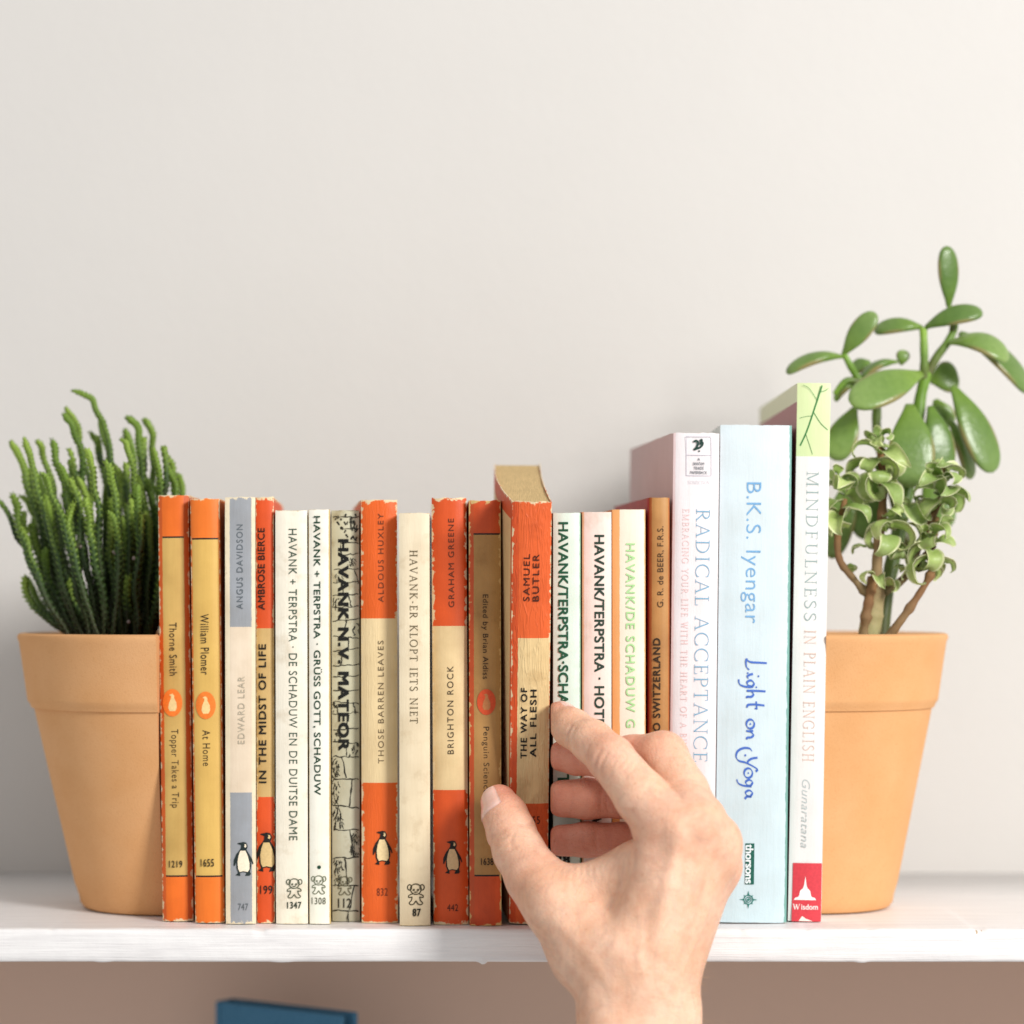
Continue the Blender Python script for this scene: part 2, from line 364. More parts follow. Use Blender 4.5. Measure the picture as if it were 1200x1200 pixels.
class Book:
    """one paperback: root empty at the foot of its spine > cover, page_block, print"""
    def __init__(s, label, foot, top, mat, depth=0.111, back=None, bulge=0.0011, pages=None, tilt=0.0, front=None, h=None, curl=False, group='row of books on the shelf', seed=0, cover_t=0.0004, gap=0.00025, topdip=0.0006, splay=0.0, kindname='paperback_book'):
        (x0b, x1b, yb), (x0t, x1t, yt) = foot, top
        y0 = D * (383.0 / (yb - 700) - 1) if front is None else front
        k = S * (1 + y0 / D)
        s.h = (yb - yt) * k if h is None else h
        s.w = ((x1b - x0b) + (x1t - x0t)) * 0.5 * k - gap
        s.foot, s.top = foot, top
        s.bulge, s.depth = bulge, depth
        cx = ((x0b + x1b) / 2 - 600) * k
        lean = math.atan2((x0t + x1t - x0b - x1b) / 2, yb - yt) if not tilt else math.atan2((x0t + x1t) / 2 - 600 - ((x0b + x1b) / 2 - 600) * 1.035, yb - yt)
        s.root = empty(kindname, (cx, y0, abs(math.sin(lean)) * s.w / 2 + 0.0001))
        s.root.rotation_euler = (tilt, lean, 0)
        tag(s.root, label, 'book', group)
        hw = s.w / 2; rg = random.Random(seed * 31 + 5)
        if back is None and cx < -.05: back = (-.148 + .88 * (cx - hw + .148), -.148 + .88 * (cx + hw + .148))
        bl = -hw if back is None else back[0] - cx; br = hw if back is None else back[1] - cx
        f = (lambda t: 1 - (1 - t) ** 2.2) if curl else (lambda t: t)
        ns = 14
        pr = []            # outer profile (x, y, u)
        nsd = 14
        for i in range(nsd):
            t = 1 - i / nsd; pr.append((-hw + (bl + hw) * f(t), bulge + (depth - bulge) * t, -0.5))
        for i in range(ns + 1):
            q = -1 + 2 * i / ns; pr.append((q * hw, s.surf(q * hw), 0.5 + q * 0.5))
        for i in range(nsd):
            t = (i + 1) / nsd; pr.append((hw + (br - hw) * f(t), bulge + (depth - bulge) * t, 1.5))
        n = len(pr)
        inner = []
        for i, (x, y, u) in enumerate(pr):
            a = Vector(pr[max(0, i - 1)][:2]); b = Vector(pr[min(n - 1, i + 1)][:2]); t_ = (b - a).normalized()
            inner.append((x - t_.y * cover_t, y + t_.x * cover_t))
        nz = 26; V, F, UV = [], [], []
        sd = seed * 3.1
        for kz in range(nz + 1):
            v = kz / nz; z = v * s.h
            for i, (x, y, u) in enumerate(pr):
                e = abs(u - 0.5) * 2 if 0 <= u <= 1 else 1.0
                dz = 0
                if kz == nz: dz = -topdip * (0.5 + 0.9 * mnoise.noise(Vector((x * 300 + sd, y * 60, 1)))) * (1 if 0 <= u <= 1 else .6)
                if kz == 0: dz = 0.00025 + topdip * .5 * abs(mnoise.noise(Vector((x * 300 + sd, y * 60, 5)))) * (1 if 0 <= u <= 1 else 0)
                dy = 0.00022 * mnoise.noise(Vector((x * 160 + sd, z * 22, 2))) if 0 <= u <= 1 else 0
                endr = max(0, 1 - min(v, 1 - v) * s.h / .004)
                dy += 0.0005 * endr ** 2 if 0 <= u <= 1 else 0
                V.append((x, y + dy, z + dz)); UV.append((u, v))
            for i, (x, y) in enumerate(inner):
                V.append((x, V[kz * 2 * n + i][1] + (y - pr[i][1]), V[kz * 2 * n + i][2])); UV.append((pr[i][2], v))
        st = 2 * n
        for kz in range(nz):
            for i in range(n - 1):
                a = kz * st + i
                F.append((a, a + 1, a + 1 + st, a + st))
                b = a + n; F.append((b, b + st, b + 1 + st, b + 1))
            for i in (0, n - 1):
                a = kz * st + i; F.append((a, a + st, a + st + n, a + n))
        for kz in (0, nz):
            for i in range(n - 1):
                a = kz * st + i; F.append((a, a + n, a + n + 1, a + 1) if kz == 0 else (a, a + 1, a + n + 1, a + n))
        # split the uv at the spine edges: side vertices keep u outside 0..1, the jump is inside one narrow strip
        s.cover = mesh('cover', V, F, mat, s.root, smooth=True, uv=UV)
        md = s.cover.modifiers.new('edge', 'EDGE_SPLIT'); md.split_angle = R(50)
        # pages
        prp = [(p[0], p[1]) for p in inner]
        def inset(i):
            x, y = inner[i]; return (x * 0.985, y)
        lower = 0.0009; V, F = [], []
        y_end = depth - 0.0012
        ring = [inset(i) for i in range(n)]
        ring[0] = (ring[0][0], y_end); ring[-1] = (ring[-1][0], y_end)
        ring = [(x, min(y, y_end)) for x, y in ring]
        for z in (0.0007, s.h - lower):
            V += [(x, y + 0.0003, z) for x, y in ring]
        # grid the top so it can dip a little between the covers
        half = n // 2
        for i in range(n):
            a, b = i, (i + 1) % n; F.append((a, b, b + n, a + n))
        for i in range(half):
            a, b, c_, d_ = i, i + 1, n - 2 - i, n - 1 - i
            if b < c_: F.append((a + n, b + n, c_ + n, d_ + n)); F.append((a, d_, c_, b))
            elif b == c_: F.append((a + n, b + n, d_ + n)); F.append((a, d_, b))
        s.pages = mesh('page_block', V, F, pages or PAGES, s.root)
    def surf(s, x): return s.bulge * abs(2 * x / s.w) ** 2.6
    def loc(s, px, py):
        (x0b, x1b, yb), (x0t, x1t, yt) = s.foot, s.top; t = (yb - py) / (yb - yt)
        a = x0b + (x0t - x0b) * t; b = x1b + (x1t - x1b) * t
        return ((px - (a + b) / 2) / (b - a) * s.w, t * s.h)
    def decal(s, name, flat, mats, off=0.00010, label=None):
        bm = bmesh.new(); vs = [bm.verts.new((x, 0, z)) for x, z in flat.v]
        for f, mi in zip(flat.f, flat.mi):
            try: fc = bm.faces.new([vs[i] for i in f]); fc.material_index = mi
            except ValueError: pass
        bm.normal_update()
        bmesh.ops.triangulate(bm, faces=[f for f in bm.faces if len(f.verts) > 4])
        xs = [v.co.x for v in bm.verts]
        if not xs: return
        x = math.floor(min(xs) / .0007) * .0007
        while x < max(xs):
            bmesh.ops.bisect_plane(bm, geom=bm.verts[:] + bm.edges[:] + bm.faces[:], plane_co=(x, 0, 0), plane_no=(1, 0, 0)); x += .0007
        lift = {}
        for f in bm.faces:
            for v in f.verts: lift[v] = max(lift.get(v, 0), f.material_index)
        for v in bm.verts:
            xx = max(-s.w / 2, min(s.w / 2, v.co.x))
            v.co.y = s.surf(xx) + 0.00022 * mnoise.noise(Vector((v.co.x * 160 + s.seedv, v.co.z * 22, 2))) - off - 0.00016 - 0.00003 * lift.get(v, 0)
            v.co.x = xx
        for f in bm.faces:
            f.normal_update()
            if f.normal.y > 0: f.normal_flip()
        me = bpy.data.meshes.new(name); bm.to_mesh(me); bm.free()
        o = link(name, me, mats, s.root)
        if label: o['label'] = label
        return o
    seedv = 0.0
    def text(s, name, flat, px, y0, y1, hpx, c, mode='td'):
        """fit lettering to the rows y0..y1 of the reference, hpx wide; td reads downward, bt upward, h level"""
        xs = [a for a, b in flat.v]; ys = [b for a, b in flat.v]; ax, bx, ay, by = min(xs), max(xs), min(ys), max(ys)
        cx, zc = s.loc(px, (y0 + y1) / 2); zt = s.loc(px, y0)[1]; zb = s.loc(px, y1)[1]; k = s.w / max(1e-6, (s.foot[1] - s.foot[0] + s.top[1] - s.top[0]) / 2)
        out = Flat(); out.f, out.mi = flat.f, flat.mi
        for a, b in flat.v:
            u, v = (a - ax) / (bx - ax), (b - ay) / (by - ay) - .5
            if mode == 'td': out.v.append((cx + v * hpx * k, zt + (zb - zt) * u))
            elif mode == 'bt': out.v.append((cx - v * hpx * k, zb + (zt - zb) * u))
            else: out.v.append((cx + (u - .5) * hpx * k, zc + v * (zt - zb)))
        return s.decal(name, out, [ink(c)] * (max(out.mi) + 1))
    def emblem(s, name, flat, px, py, hpx, mats, label=None):
        cx, z = s.loc(px, py); k = s.w / ((s.foot[1] - s.foot[0] + s.top[1] - s.top[0]) / 2)
        out = Flat(); out.f, out.mi = flat.f, flat.mi; out.v = [(cx + a * hpx * k, z + b * hpx * k) for a, b in flat.v]
        return s.decal(name, out, mats, label=label)

def vband(foot, top, *ys):   # rows -> v of the spine
    return [(foot[2] - y) / (foot[2] - top[2]) for y in ys]
OR, ORD = (224, 97, 31), (212, 84, 30)
BLK = (26, 22, 18); CREAM = (226, 200, 150); GRN = (22, 62, 42)
INKB = ink(BLK)

# ---- the row of books, from the left pot to the right pot
def tri_band(foot, top, a, b, lines, cA, cB):
    """colour / thin line / colour / thin line / colour, bottom to top"""
    va, vb = vband(foot, top, b, a)[0], vband(foot, top, b, a)[1]
    if lines: return [(0, cA), (va - .004, BLK), (va, cB), (vb - .001, BLK), (vb + .003, cA)]
    return [(0, cA), (va, cB), (vb, cA)]
def std(foot, top): return dict(foot=foot, top=top)

# 1 tan and orange, 1219
f, t = (190, 226, 1081), (184, 221, 580)
b = Book('tan paperback with orange ends numbered 1219, touching the half pot of rope-like stems', f, t, book_mat('cover_1219', tri_band(f, t, 631, 1028, True, (232, 112, 32), (205, 168, 96)), (.13, .84, (206, 92, 32)), wear=.36, seed=1, mott=.12), seed=1, bulge=.0016)
b.text('author_lettering', sans_text('Thorne Smith', 0, 1.12), 203, 730, 792, 9, (48, 36, 22))
b.emblem('emblem', oval_badge(), 202, 824, 33, [ink((232, 118, 40)), ink((226, 196, 138))])
b.text('title_lettering', sans_text('Topper Takes a Trip', 0, 1.15), 204, 855, 947, 11, (58, 44, 26))
b.text('number', sans_text('1219', .01, 1.1), 206, 1009, 1017, 16, (40, 32, 20), 'h')
# 2 tan and orange, 1655
f, t = (228, 263, 1083), (222, 257, 584)
b = Book('golden tan paperback with orange ends numbered 1655', f, t, book_mat('cover_1655', tri_band(f, t, 633, 1028, True, (234, 120, 38), (218, 178, 96)), (.05, .95, (214, 110, 40)), wear=.30, seed=2, mott=.08), seed=2, bulge=.0016)
b.text('author_lettering', sans_text('William Plomer', 0, 1.12), 240, 720, 791, 10, (48, 36, 22))
b.emblem('emblem', oval_badge(), 241, 827, 33, [ink((232, 122, 44)), ink((232, 200, 138))])
b.text('title_lettering', sans_text('At Home', 0, 1.15), 242, 856, 898, 9, (58, 44, 26))
b.text('number', sans_text('1655', .01, 1.1), 243, 1007, 1016, 16, (40, 32, 20), 'h')
# 3 grey and cream, 747
f, t = (264, 300, 1084), (263, 299, 582)
b = Book('grey and cream paperback with white penguin emblem numbered 747', f, t, book_mat('cover_747', tri_band(f, t, 735, 930, False, (156, 160, 166), (230, 212, 188)), (.16, .88, (236, 222, 192)), wear=.42, wearc=(240, 224, 190), seed=3), seed=3, bulge=.0008)
b.text('author_lettering', sans_text('ANGUS DAVIDSON', 0, 1.2), 281, 615, 714, 7.6, (92, 100, 106), 'bt')
b.text('title_lettering', sans_text('EDWARD LEAR', 0, 1.2), 283, 793, 872, 8, (176, 166, 146), 'bt')
b.emblem('emblem', penguin(), 285, 1007, 41, [ink((28, 42, 40)), ink((240, 226, 200))])
b.text('number', sans_text('747', 0, 1.1), 285, 1059, 1067, 12, (90, 96, 100), 'h')
# 4 orange and tan narrow, 199
f, t = (301, 322, 1083), (299, 321, 582)
b = Book('thin worn orange and tan paperback with torn penguin emblem numbered 199', f, t, book_mat('cover_199', tri_band(f, t, 737, 935, False, (220, 84, 32), (206, 172, 112)), None, wear=.5, wearc=(236, 214, 170), seed=4, mott=.12), seed=4, bulge=.0010)
b.text('author_lettering', sans_text('AMBROSE BIERCE', .012, 1.05), 306, 619, 715, 9, (44, 24, 16), 'bt')
b.text('title_lettering', sans_text('IN THE MIDST OF LIFE', .018, 1.12), 307.5, 755, 918, 9.5, (24, 20, 16), 'bt')
b.emblem('emblem', penguin(), 312.5, 999, 48, [INKB, ink((214, 184, 128))])
b.text('number', sans_text('199', .01, 1.1), 312, 1038, 1048, 15, (30, 22, 16), 'h')
# 5 cream white, 1347
f, t = (323, 361, 1084), (322, 360, 598)
b = Book('ivory white paperback with thin green lettering and bear emblem numbered 1347', f, t, book_mat('cover_1347', [(0, (238, 230, 210)), (.4, (240, 233, 216))], None, wear=.12, wearc=(214, 190, 146), seed=5, mott=.07, stain=.35, crease=.2), seed=5, bulge=.0010, topdip=.0003)
b.text('title_lettering', sans_text('HAVANK + TERPSTRA · DE SCHADUW EN DE DUITSE DAME', 0, 1.12), 343.5, 620, 985, 10, (62, 82, 66))
b.emblem('emblem', bear(), 345, 1041, 23, [ink((84, 90, 70))])
b.text('number', sans_text('1347', .02, 1.1), 345, 1057, 1065, 17, (46, 58, 44), 'h')
# 6 white green, 1308
f, t = (362, 388, 1084), (361, 387, 597)
b = Book('narrow white paperback with bold green lettering and bear emblem numbered 1308', f, t, book_mat('cover_1308', [(0, (240, 238, 222)), (.4, (241, 238, 226))], (.02, .93, (196, 170, 110)), wear=.10, wearc=(214, 196, 150), seed=6, mott=.06, stain=.25), seed=6, bulge=.0009, topdip=.0003)
b.text('title_lettering', sans_text('HAVANK + TERPSTRA · GRÜSS GOTT, SCHADUW', .012, 1.06), 372, 605, 932, 11, GRN)
d_ = Flat(); d_.disc(0, 0, .5); b.emblem('dot', d_, 374, 1016.5, 4.5, [ink(GRN)])
b.emblem('emblem', bear(), 373.5, 1037, 22, [ink((110, 116, 92))])
b.text('number', sans_text('1308', .0, 1.1), 373.5, 1052, 1060, 17, (86, 90, 70), 'h')
# 7 drawn stones, 112
f, t = (389, 422, 1081), (388, 421, 598)
m7 = book_mat('cover_112', [(0, (172, 168, 146)), (.22, (190, 188, 166)), (.5, (202, 200, 174))], None, wear=.15, wearc=(150, 140, 104), seed=7, mott=.14, stain=.8)
b = Book('paperback with drawn stone blocks, black cracks and heavy black lettering numbered 112', f, t, m7, seed=7, bulge=.0006, topdip=.0002)
g = Flat(); rg = random.Random(3)
def jit(p, q, n=7, a=1.0): return [(p[0] + (q[0] - p[0]) * k / n + rg.uniform(-a, a) * .5, p[1] + (q[1] - p[1]) * k / n + rg.uniform(-a, a)) for k in range(n + 1)]
pw = lambda lo, hi: (lambda dx, dy, t: lo + (hi - lo) * rg.random())
y = 606; rows = []
while y < 1070:
    stp = rg.uniform(13, 19) if y < 880 else rg.uniform(24, 34)
    rows.append((y, min(y + stp, 1076))); big = y > 880
    g.stroke([b.loc(*q) for q in jit((390, y), (421, y + rg.uniform(-3, 3)), 9, .9)], pw(.0002, .0007 if big else .0005))
    if rg.random() < .75:
        xx = rg.uniform(396, 416); g.stroke([b.loc(*q) for q in jit((xx, y), (xx + rg.uniform(-5, 5), y + stp), 7, 1.4)], pw(.0002, .0009 if big else .0006))
    if y < 1015 and rg.random() < (.98 if big else .6):     # hatching on the shaded side of a stone
        xx = rg.choice((rg.uniform(391, 398), rg.uniform(411, 418)))
        for k in range(34 if big else 12):
            q = (xx + rg.uniform(-5, 5), y + rg.uniform(1, stp * .9)); g.stroke([b.loc(*r) for r in jit(q, (q[0] + rg.uniform(-3, 3), q[1] + rg.uniform(2, 6)), 3, .5)], pw(.0001, .0005))
    y += stp
for k in range(26):
    q = (rg.uniform(391, 420), rg.uniform(601, 632)); g.stroke([b.loc(*r) for r in jit(q, (q[0] + rg.uniform(-3, 3), q[1] + rg.uniform(2, 4)), 2, .4)], pw(.0003, .0009))
g.v = [(max(-b.w * .49, min(b.w * .49, x)), z) for x, z in g.v]
b.decal('stone_drawing', g, [ink((40, 38, 30))], off=.00002)
b.text('title_lettering', sans_text('HAVANK N.V. MATEOR', .045, 1.12), 402.5, 632, 880, 13, (16, 18, 16))
b.emblem('emblem', bear(), 404, 1038, 22, [ink((96, 92, 70))])
b.text('number', sans_text('112', .01, 1.05), 404, 1053, 1064, 16, (40, 38, 30), 'h')
# 8 orange and cream, 832
f, t = (424, 466, 1083), (422, 466, 585)
b = Book('bright orange and cream paperback with penguin emblem numbered 832', f, t, book_mat('cover_832', tri_band(f, t, 727, 918, False, OR, (228, 204, 158)), None, wear=.46, seed=8, mott=.08, crease=.5), seed=8, bulge=.0016)
b.text('author_lettering', sans_text('ALDOUS HUXLEY', 0, 1.25), 446.5, 602, 706, 6.6, (104, 52, 28), 'bt')
b.text('title_lettering', sans_text('THOSE BARREN LEAVES', 0, 1.25), 446.5, 751, 895, 6.8, (104, 86, 60), 'bt')
b.emblem('emblem', penguin(), 448, 994, 41, [INKB, ink((232, 206, 156))])
b.text('number', sans_text('832', 0, 1.1), 448, 1041, 1050, 13, (110, 46, 24), 'h')
# 9 cream, 87
f, t = (467.5, 505, 1086), (467.5, 503, 601)
b = Book('plain cream paperback with thin serif lettering and bear emblem numbered 87', f, t, book_mat('cover_87', [(0, (228, 210, 176)), (1, (234, 220, 192))], None, wear=.14, wearc=(206, 176, 120), seed=9, mott=.08, stain=.35, crease=.15), seed=9, bulge=.0009, topdip=.0003, back=(-.0490, -.0370))
b.text('title_lettering', roman_text('HAVANK-ER KLOPT IETS NIET', .12, .06, .2), 485, 645, 848, 9.5, (104, 92, 66))
b.emblem('emblem', bear(), 487.5, 1048, 25, [ink((74, 66, 44))])
b.text('number', sans_text('87', .03, 1.1), 488.5, 1065, 1074, 10, (40, 36, 26), 'h')
# 10 orange and cream, 442
f, t = (508, 549, 1085), (505, 547, 583)
b = Book('dark orange and cream paperback with penguin emblem numbered 442', f, t, book_mat('cover_442', tri_band(f, t, 735, 928, False, (214, 84, 31), (224, 198, 150)), None, wear=.5, seed=10, mott=.12), seed=10, bulge=.0020, back=(-.0362, -.0225))
b.text('author_lettering', sans_text('GRAHAM GREENE', 0, 1.2), 529, 608, 712, 6.8, (84, 40, 22), 'bt')
b.text('title_lettering', sans_text('BRIGHTON ROCK', 0, 1.25), 528, 781, 884, 7.5, (70, 56, 38), 'bt')
b.emblem('emblem', penguin(), 530, 1005, 40, [INKB, ink((206, 172, 128))])
b.text('number', sans_text('442', 0, 1.1), 530.5, 1060, 1068, 13, (60, 26, 16), 'h')
# 11 brown tan, 1638
f, t = (550, 588, 1086), (549, 587, 586)
b = Book('brown tan paperback with red ends numbered 1638, under the thumb', f, t, book_mat('cover_1638', tri_band(f, t, 628, 1027, True, (204, 80, 34), (178, 134, 78)), (.15, 1.02, (196, 82, 38)), wear=.42, wearc=(222, 184, 120), seed=11, mott=.14, stain=.4), seed=11, bulge=.0012, back=(-.0220, -.0105))
b.text('author_lettering', sans_text('Edited by Brian Aldiss', 0, 1.1), 568, 697, 796, 8.5, (52, 36, 20))
b.emblem('emblem', oval_badge(), 570, 823, 31, [ink((206, 78, 40)), ink((186, 120, 72))])
b.text('title_lettering', sans_text('Penguin Science Fiction', 0, 1.12), 569, 852, 968, 9, (62, 44, 24))
b.text('number', sans_text('1638', .01, 1.05), 571, 1006, 1014, 15, (44, 32, 20), 'h')
# 12 the tipped book in the hand
TILT = R(11.0)
f, t = (598, 640, 1087), (599, 648, 592)
b12 = Book('creased orange and cream paperback tipped forward out of the row by the hand', f, t, book_mat('cover_tipped', tri_band(f, t, 749, 943, False, (224, 98, 44), (224, 196, 144)), (.17, .985, (214, 84, 36)), wear=.36, seed=12, mott=.12, crease=2.2, stain=.3, side=(222, 190, 140), side_cut=-.22, side_top=(.955, (208, 84, 40))), seed=12, bulge=.0014, tilt=TILT, front=-.004, h=.1810, back=(-.0095, .0112), curl=True, group='row of books on the shelf')
b12.text('author_lettering_row', sans_text('SAMUEL', .005, 1.2), 617, 652, 706, 7.5, (70, 28, 14), 'bt')
b12.text('author_lettering', sans_text('BUTLER', .005, 1.2), 628.5, 652, 706, 7.5, (70, 28, 14), 'bt')
b12.text('title_lettering_row', sans_text('THE WAY OF', .022, 1.2), 614, 806, 889, 7.5, (26, 22, 16), 'bt')
b12.text('title_lettering', sans_text('ALL FLESH', .022, 1.2), 625, 808, 887, 7.5, (26, 22, 16), 'bt')
b12.text('number', sans_text('55', .0, 1.1), 628, 957, 966, 9, (60, 24, 14), 'h')
# 13..16 the four behind the fingers
GR4 = 'row of books on the shelf'
f, t = (648, 681, 1086), (648, 681, 601)
b = Book('pale mint white paperback with green lettering behind the fingertips', f, t, book_mat('cover_mint', [(0, (208, 232, 220)), (.4, (212, 234, 222))], (-.02, .96, (120, 160, 128)), wear=.06, seed=13, mott=.05, stain=.2), seed=13, bulge=.0009, topdip=.0002, back=(.0118, .0214))
b.text('title_lettering', sans_text('HAVANK/TERPSTRA·SCHA', .028, 1.05), 660, 612, 826, 12, (20, 82, 56))
b.text('title_lettering_end', sans_text('TE', .04, 1.1), 660, 906, 934, 14, (20, 82, 56))
b.text('number', sans_text('28', .04, 1.1), 659, 1002, 1013, 18, (26, 30, 26), 'h')
f, t = (682, 717, 1086), (682, 717, 600)
b = Book('pinkish cream paperback with dark green lettering behind the index finger', f, t, book_mat('cover_pink', [(0, (230, 212, 202)), (.4, (234, 218, 208))], (.06, 1.02, (226, 178, 140)), side=(206, 150, 100), wear=.08, seed=14, mott=.06, stain=.3), seed=14, bulge=.0012, topdip=.0002, back=(.0220, .0334))
b.text('title_lettering', sans_text('HAVANK/TERPSTRA · HOTEL', .025, 1.05), 702.5, 627, 860, 12, (34, 56, 44))
b.text('title_lettering_end', sans_text('W', .04, 1.1), 699, 950, 968, 12, (34, 40, 34))
f, t = (718, 757, 1085), (717, 757, 597)
b = Book('cream paperback with pale green lettering and peach cover edge', f, t, book_mat('cover_peach', [(0, (230, 220, 198)), (.4, (234, 226, 208))], (.22, .965, (232, 172, 112)), side=(222, 160, 104), wear=.08, wearc=(220, 190, 140), seed=15, mott=.05), seed=15, bulge=.0012, topdip=.0002, back=(.0340, .0464))
b.text('title_lettering', sans_text('HAVANK/DE SCHADUW G', .012, 1.2), 739, 637, 853, 11, (168, 214, 150))
f, t = (760, 785, 1085), (761, 785, 583)
b = Book('thin brown paperback with red cover beside the tall mauve book', f, t, book_mat('cover_brown', [(0, (172, 118, 64)), (1, (186, 136, 80))], (.12, .94, (170, 92, 44)), side=(170, 44, 50), wear=.12, wearc=(150, 110, 60), seed=16, mott=.16), seed=16, bulge=.0016, topdip=.0002, back=(.0474, .0528))
b.text('author_lettering', sans_text('G. R. de BEER, F.R.S.', 0, 1.05), 774.5, 617, 712, 8.5, (70, 48, 26), 'bt')
b.text('title_lettering', sans_text('TO SWITZERLAND', .025, 1.12), 769.5, 748, 866, 9, (52, 36, 20), 'bt')
# 17 tall mauve
f, t = (783, 837, 1084), (789, 844, 507)
b = Book('tall white-spined paperback with mauve cover and pale blue serif title', f, t, book_mat('cover_mauve', [(0, (226, 220, 224)), (.5, (230, 225, 227))], (.05, 1.02, (226, 204, 204)), side=(204, 176, 176), wear=.08, wearc=(214, 196, 176), seed=17, mott=.05, crease=.12), depth=.128, seed=17, bulge=.0015, back=(.0535, .0735), pages=PAGES_W, topdip=.0006)
b.text('title_lettering', roman_text('RADICAL ACCEPTANCE', .075, .035, .14), 822.5, 597, 893, 17, (120, 166, 194))
b.text('subtitle_lettering', roman_text('EMBRACING YOUR LIFE WITH THE HEART OF A BUDDHA', .09, .05, .2), 802, 597, 905, 8, (230, 192, 190))
g = Flat()
for a, c in (((804, 512), (834, 512)), ((834, 512), (834, 558)), ((834, 558), (804, 558)), ((804, 558), (804, 512)), ((804, 534), (834, 534))): g.stroke([b.loc(*a), b.loc(*c)], .00025)
b.decal('emblem_box', g, [ink((190, 186, 196))])
g = Flat(); g.stroke(smooth_line([(-.36, .32), (-.12, .4), (0, .2), (-.1, -.1), (-.3, -.3), (-.1, -.22), (.2, -.1), (.38, .2), (.2, .42), (.3, .46), (.16, .1)]), .16); g.disc(.1, -.42, .07); b.emblem('emblem', g, 818, 523, 15, [ink((26, 58, 50))])
for k, (s_, wd) in enumerate((('A', 3), ('BANTAM', 13), ('TRADE', 12), ('PAPERBACK', 20))): b.text('imprint_lettering', sans_text(s_, .01, 1.1), 819, 537 + k * 5.2, 540.4 + k * 5.2, wd, (110, 116, 122), 'h')
b.text('imprint_lettering', roman_text('NONFICTION'.replace('T', 'T'), .1, .06), 819, 564, 568, 26, (206, 202, 208), 'h')
# 18 pale blue
f, t = (838, 922, 1083), (844, 929, 498)
b = Book('thick pale blue white paperback with blue brush lettering', f, t, book_mat('cover_blue', [(0, (200, 221, 228)), (1, (212, 224, 229))], (-.02, .968, (120, 170, 160)), side=(222, 228, 226), wear=.06, wearc=(230, 224, 206), seed=18, mott=.05, crease=.08), depth=.134, seed=18, bulge=.0012, pages=PAGES_W, topdip=.0005)
b.text('author_lettering', sans_text('B.K.S. Iyengar', -.008, 1.06), 880, 566, 731, 23, (116, 166, 208))
b.text('title_lettering', script_title(), 880, 772, 938, 36, (70, 108, 190))
g = Flat(); x0, z0 = b.loc(873, 1037); x1, z1 = b.loc(884, 989); g.poly([(x0, z0), (x1, z0), (x1, z1), (x0, z1)]); b.decal('imprint_block', g, [ink((24, 92, 78))])
o_ = b.text('imprint_lettering', sans_text('thorsons', .03, .98), 878, 990, 1036, 9.5, (228, 238, 240))
for v in o_.data.vertices: v.co.y -= .00006
g = Flat(); g.arc(0, 0, .24, .24, 0, 360, .05); g.arc(0, 0, .14, .14, 0, 360, .04); g.disc(0, 0, .07)
for k in range(8):
    a = R(45 * k); r = .5 if k % 2 == 0 else .36; n_ = (-math.sin(a) * .05, math.cos(a) * .05)
    g.poly([(math.cos(a) * .22 + n_[0], math.sin(a) * .22 + n_[1]), (math.cos(a) * .22 - n_[0], math.sin(a) * .22 - n_[1]), (math.cos(a) * r, math.sin(a) * r)])
b.emblem('compass_emblem', g, 877, 1055, 22, [ink((40, 120, 110))])
# 19 white with red foot
f, t = (924, 962, 1081), (933.5, 975, 449)
vr, vl = vband(f, t, 1012, 537)
b = Book('tallest white book with leaf print top and red emblem block at its foot', f, t, book_mat('cover_leaf', [(0, (228, 226, 224)), (.3, (229, 227, 225)), (vl, (208, 222, 168))], None, side=(150, 60, 62), side_top=(.965, (214, 216, 176)), wear=.04, seed=19, mott=.03, rough=.4), depth=.150, seed=19, bulge=.0006, back=(.1158, .1300), pages=PAGES_W, topdip=.0003)
g = Flat(); q = [b.loc(*p) for p in ((928, 1080.5), (961.6, 1080.5), (963, 1012), (929.5, 1012))]; g.poly(q); b.decal('red_block', g, [ink((206, 62, 72))])
g = Flat(); g.poly([(-.5, -.46), (.5, -.46), (.42, -.36), (.3, -.33), (.26, -.26), (.22, -.05), (.1, .06), (.05, .22), (0, .6), (-.05, .22), (-.1, .06), (-.22, -.05), (-.26, -.26), (-.3, -.33), (-.42, -.36)])
o_ = b.emblem('stupa_emblem', g, 943.5, 1043, 27, [ink((248, 236, 232))])
o2 = b.text('imprint_lettering', roman_text('W', .16, .07), 933.5, 1060, 1066.5, 9, (248, 226, 222), 'h'); o3 = b.text('imprint_lettering', sans_text('isdom', .02), 948.5, 1060, 1066.5, 20, (248, 226, 222), 'h')
g = Flat(); g.poly([b.loc(*p) for p in ((936, 1080), (940, 1074), (944, 1077), (952, 1080))]); o4 = b.decal('torn_chip', g, [ink((240, 226, 216))])
for oo in (o_, o2, o3, o4):
    for v in oo.data.vertices: v.co.y -= .00008
b.text('title_lettering', roman_text('MINDFULNESS ', .07, .03, .2), 951, 553, 728, 14.5, (140, 164, 162))
b.text('title_lettering_end', roman_text('IN PLAIN ENGLISH', .07, .03, .2), 948.3, 739, 893, 14, (206, 170, 152))
b.text('author_lettering', sans_text('Gunaratana', -.008, 1.05, .3), 944, 914, 994, 9.5, (178, 188, 188))
g = Flat()
for pts, wd in ((((964, 452), (955, 478), (945, 506), (937, 523)), .0006), (((953, 483), (962, 496), (971, 504)), .00025), (((952, 488), (943, 489), (936, 491)), .0002), (((958, 470), (948, 456), (940, 452)), .0002), (((944, 510), (949, 524), (952, 533)), .0002), (((960, 460), (968, 458), (972, 455)), .0002)):
    g.stroke([b.loc(*p) for p in smooth_line(list(pts))], wd)
b.decal('leaf_veins', g, [ink((52, 122, 62))])

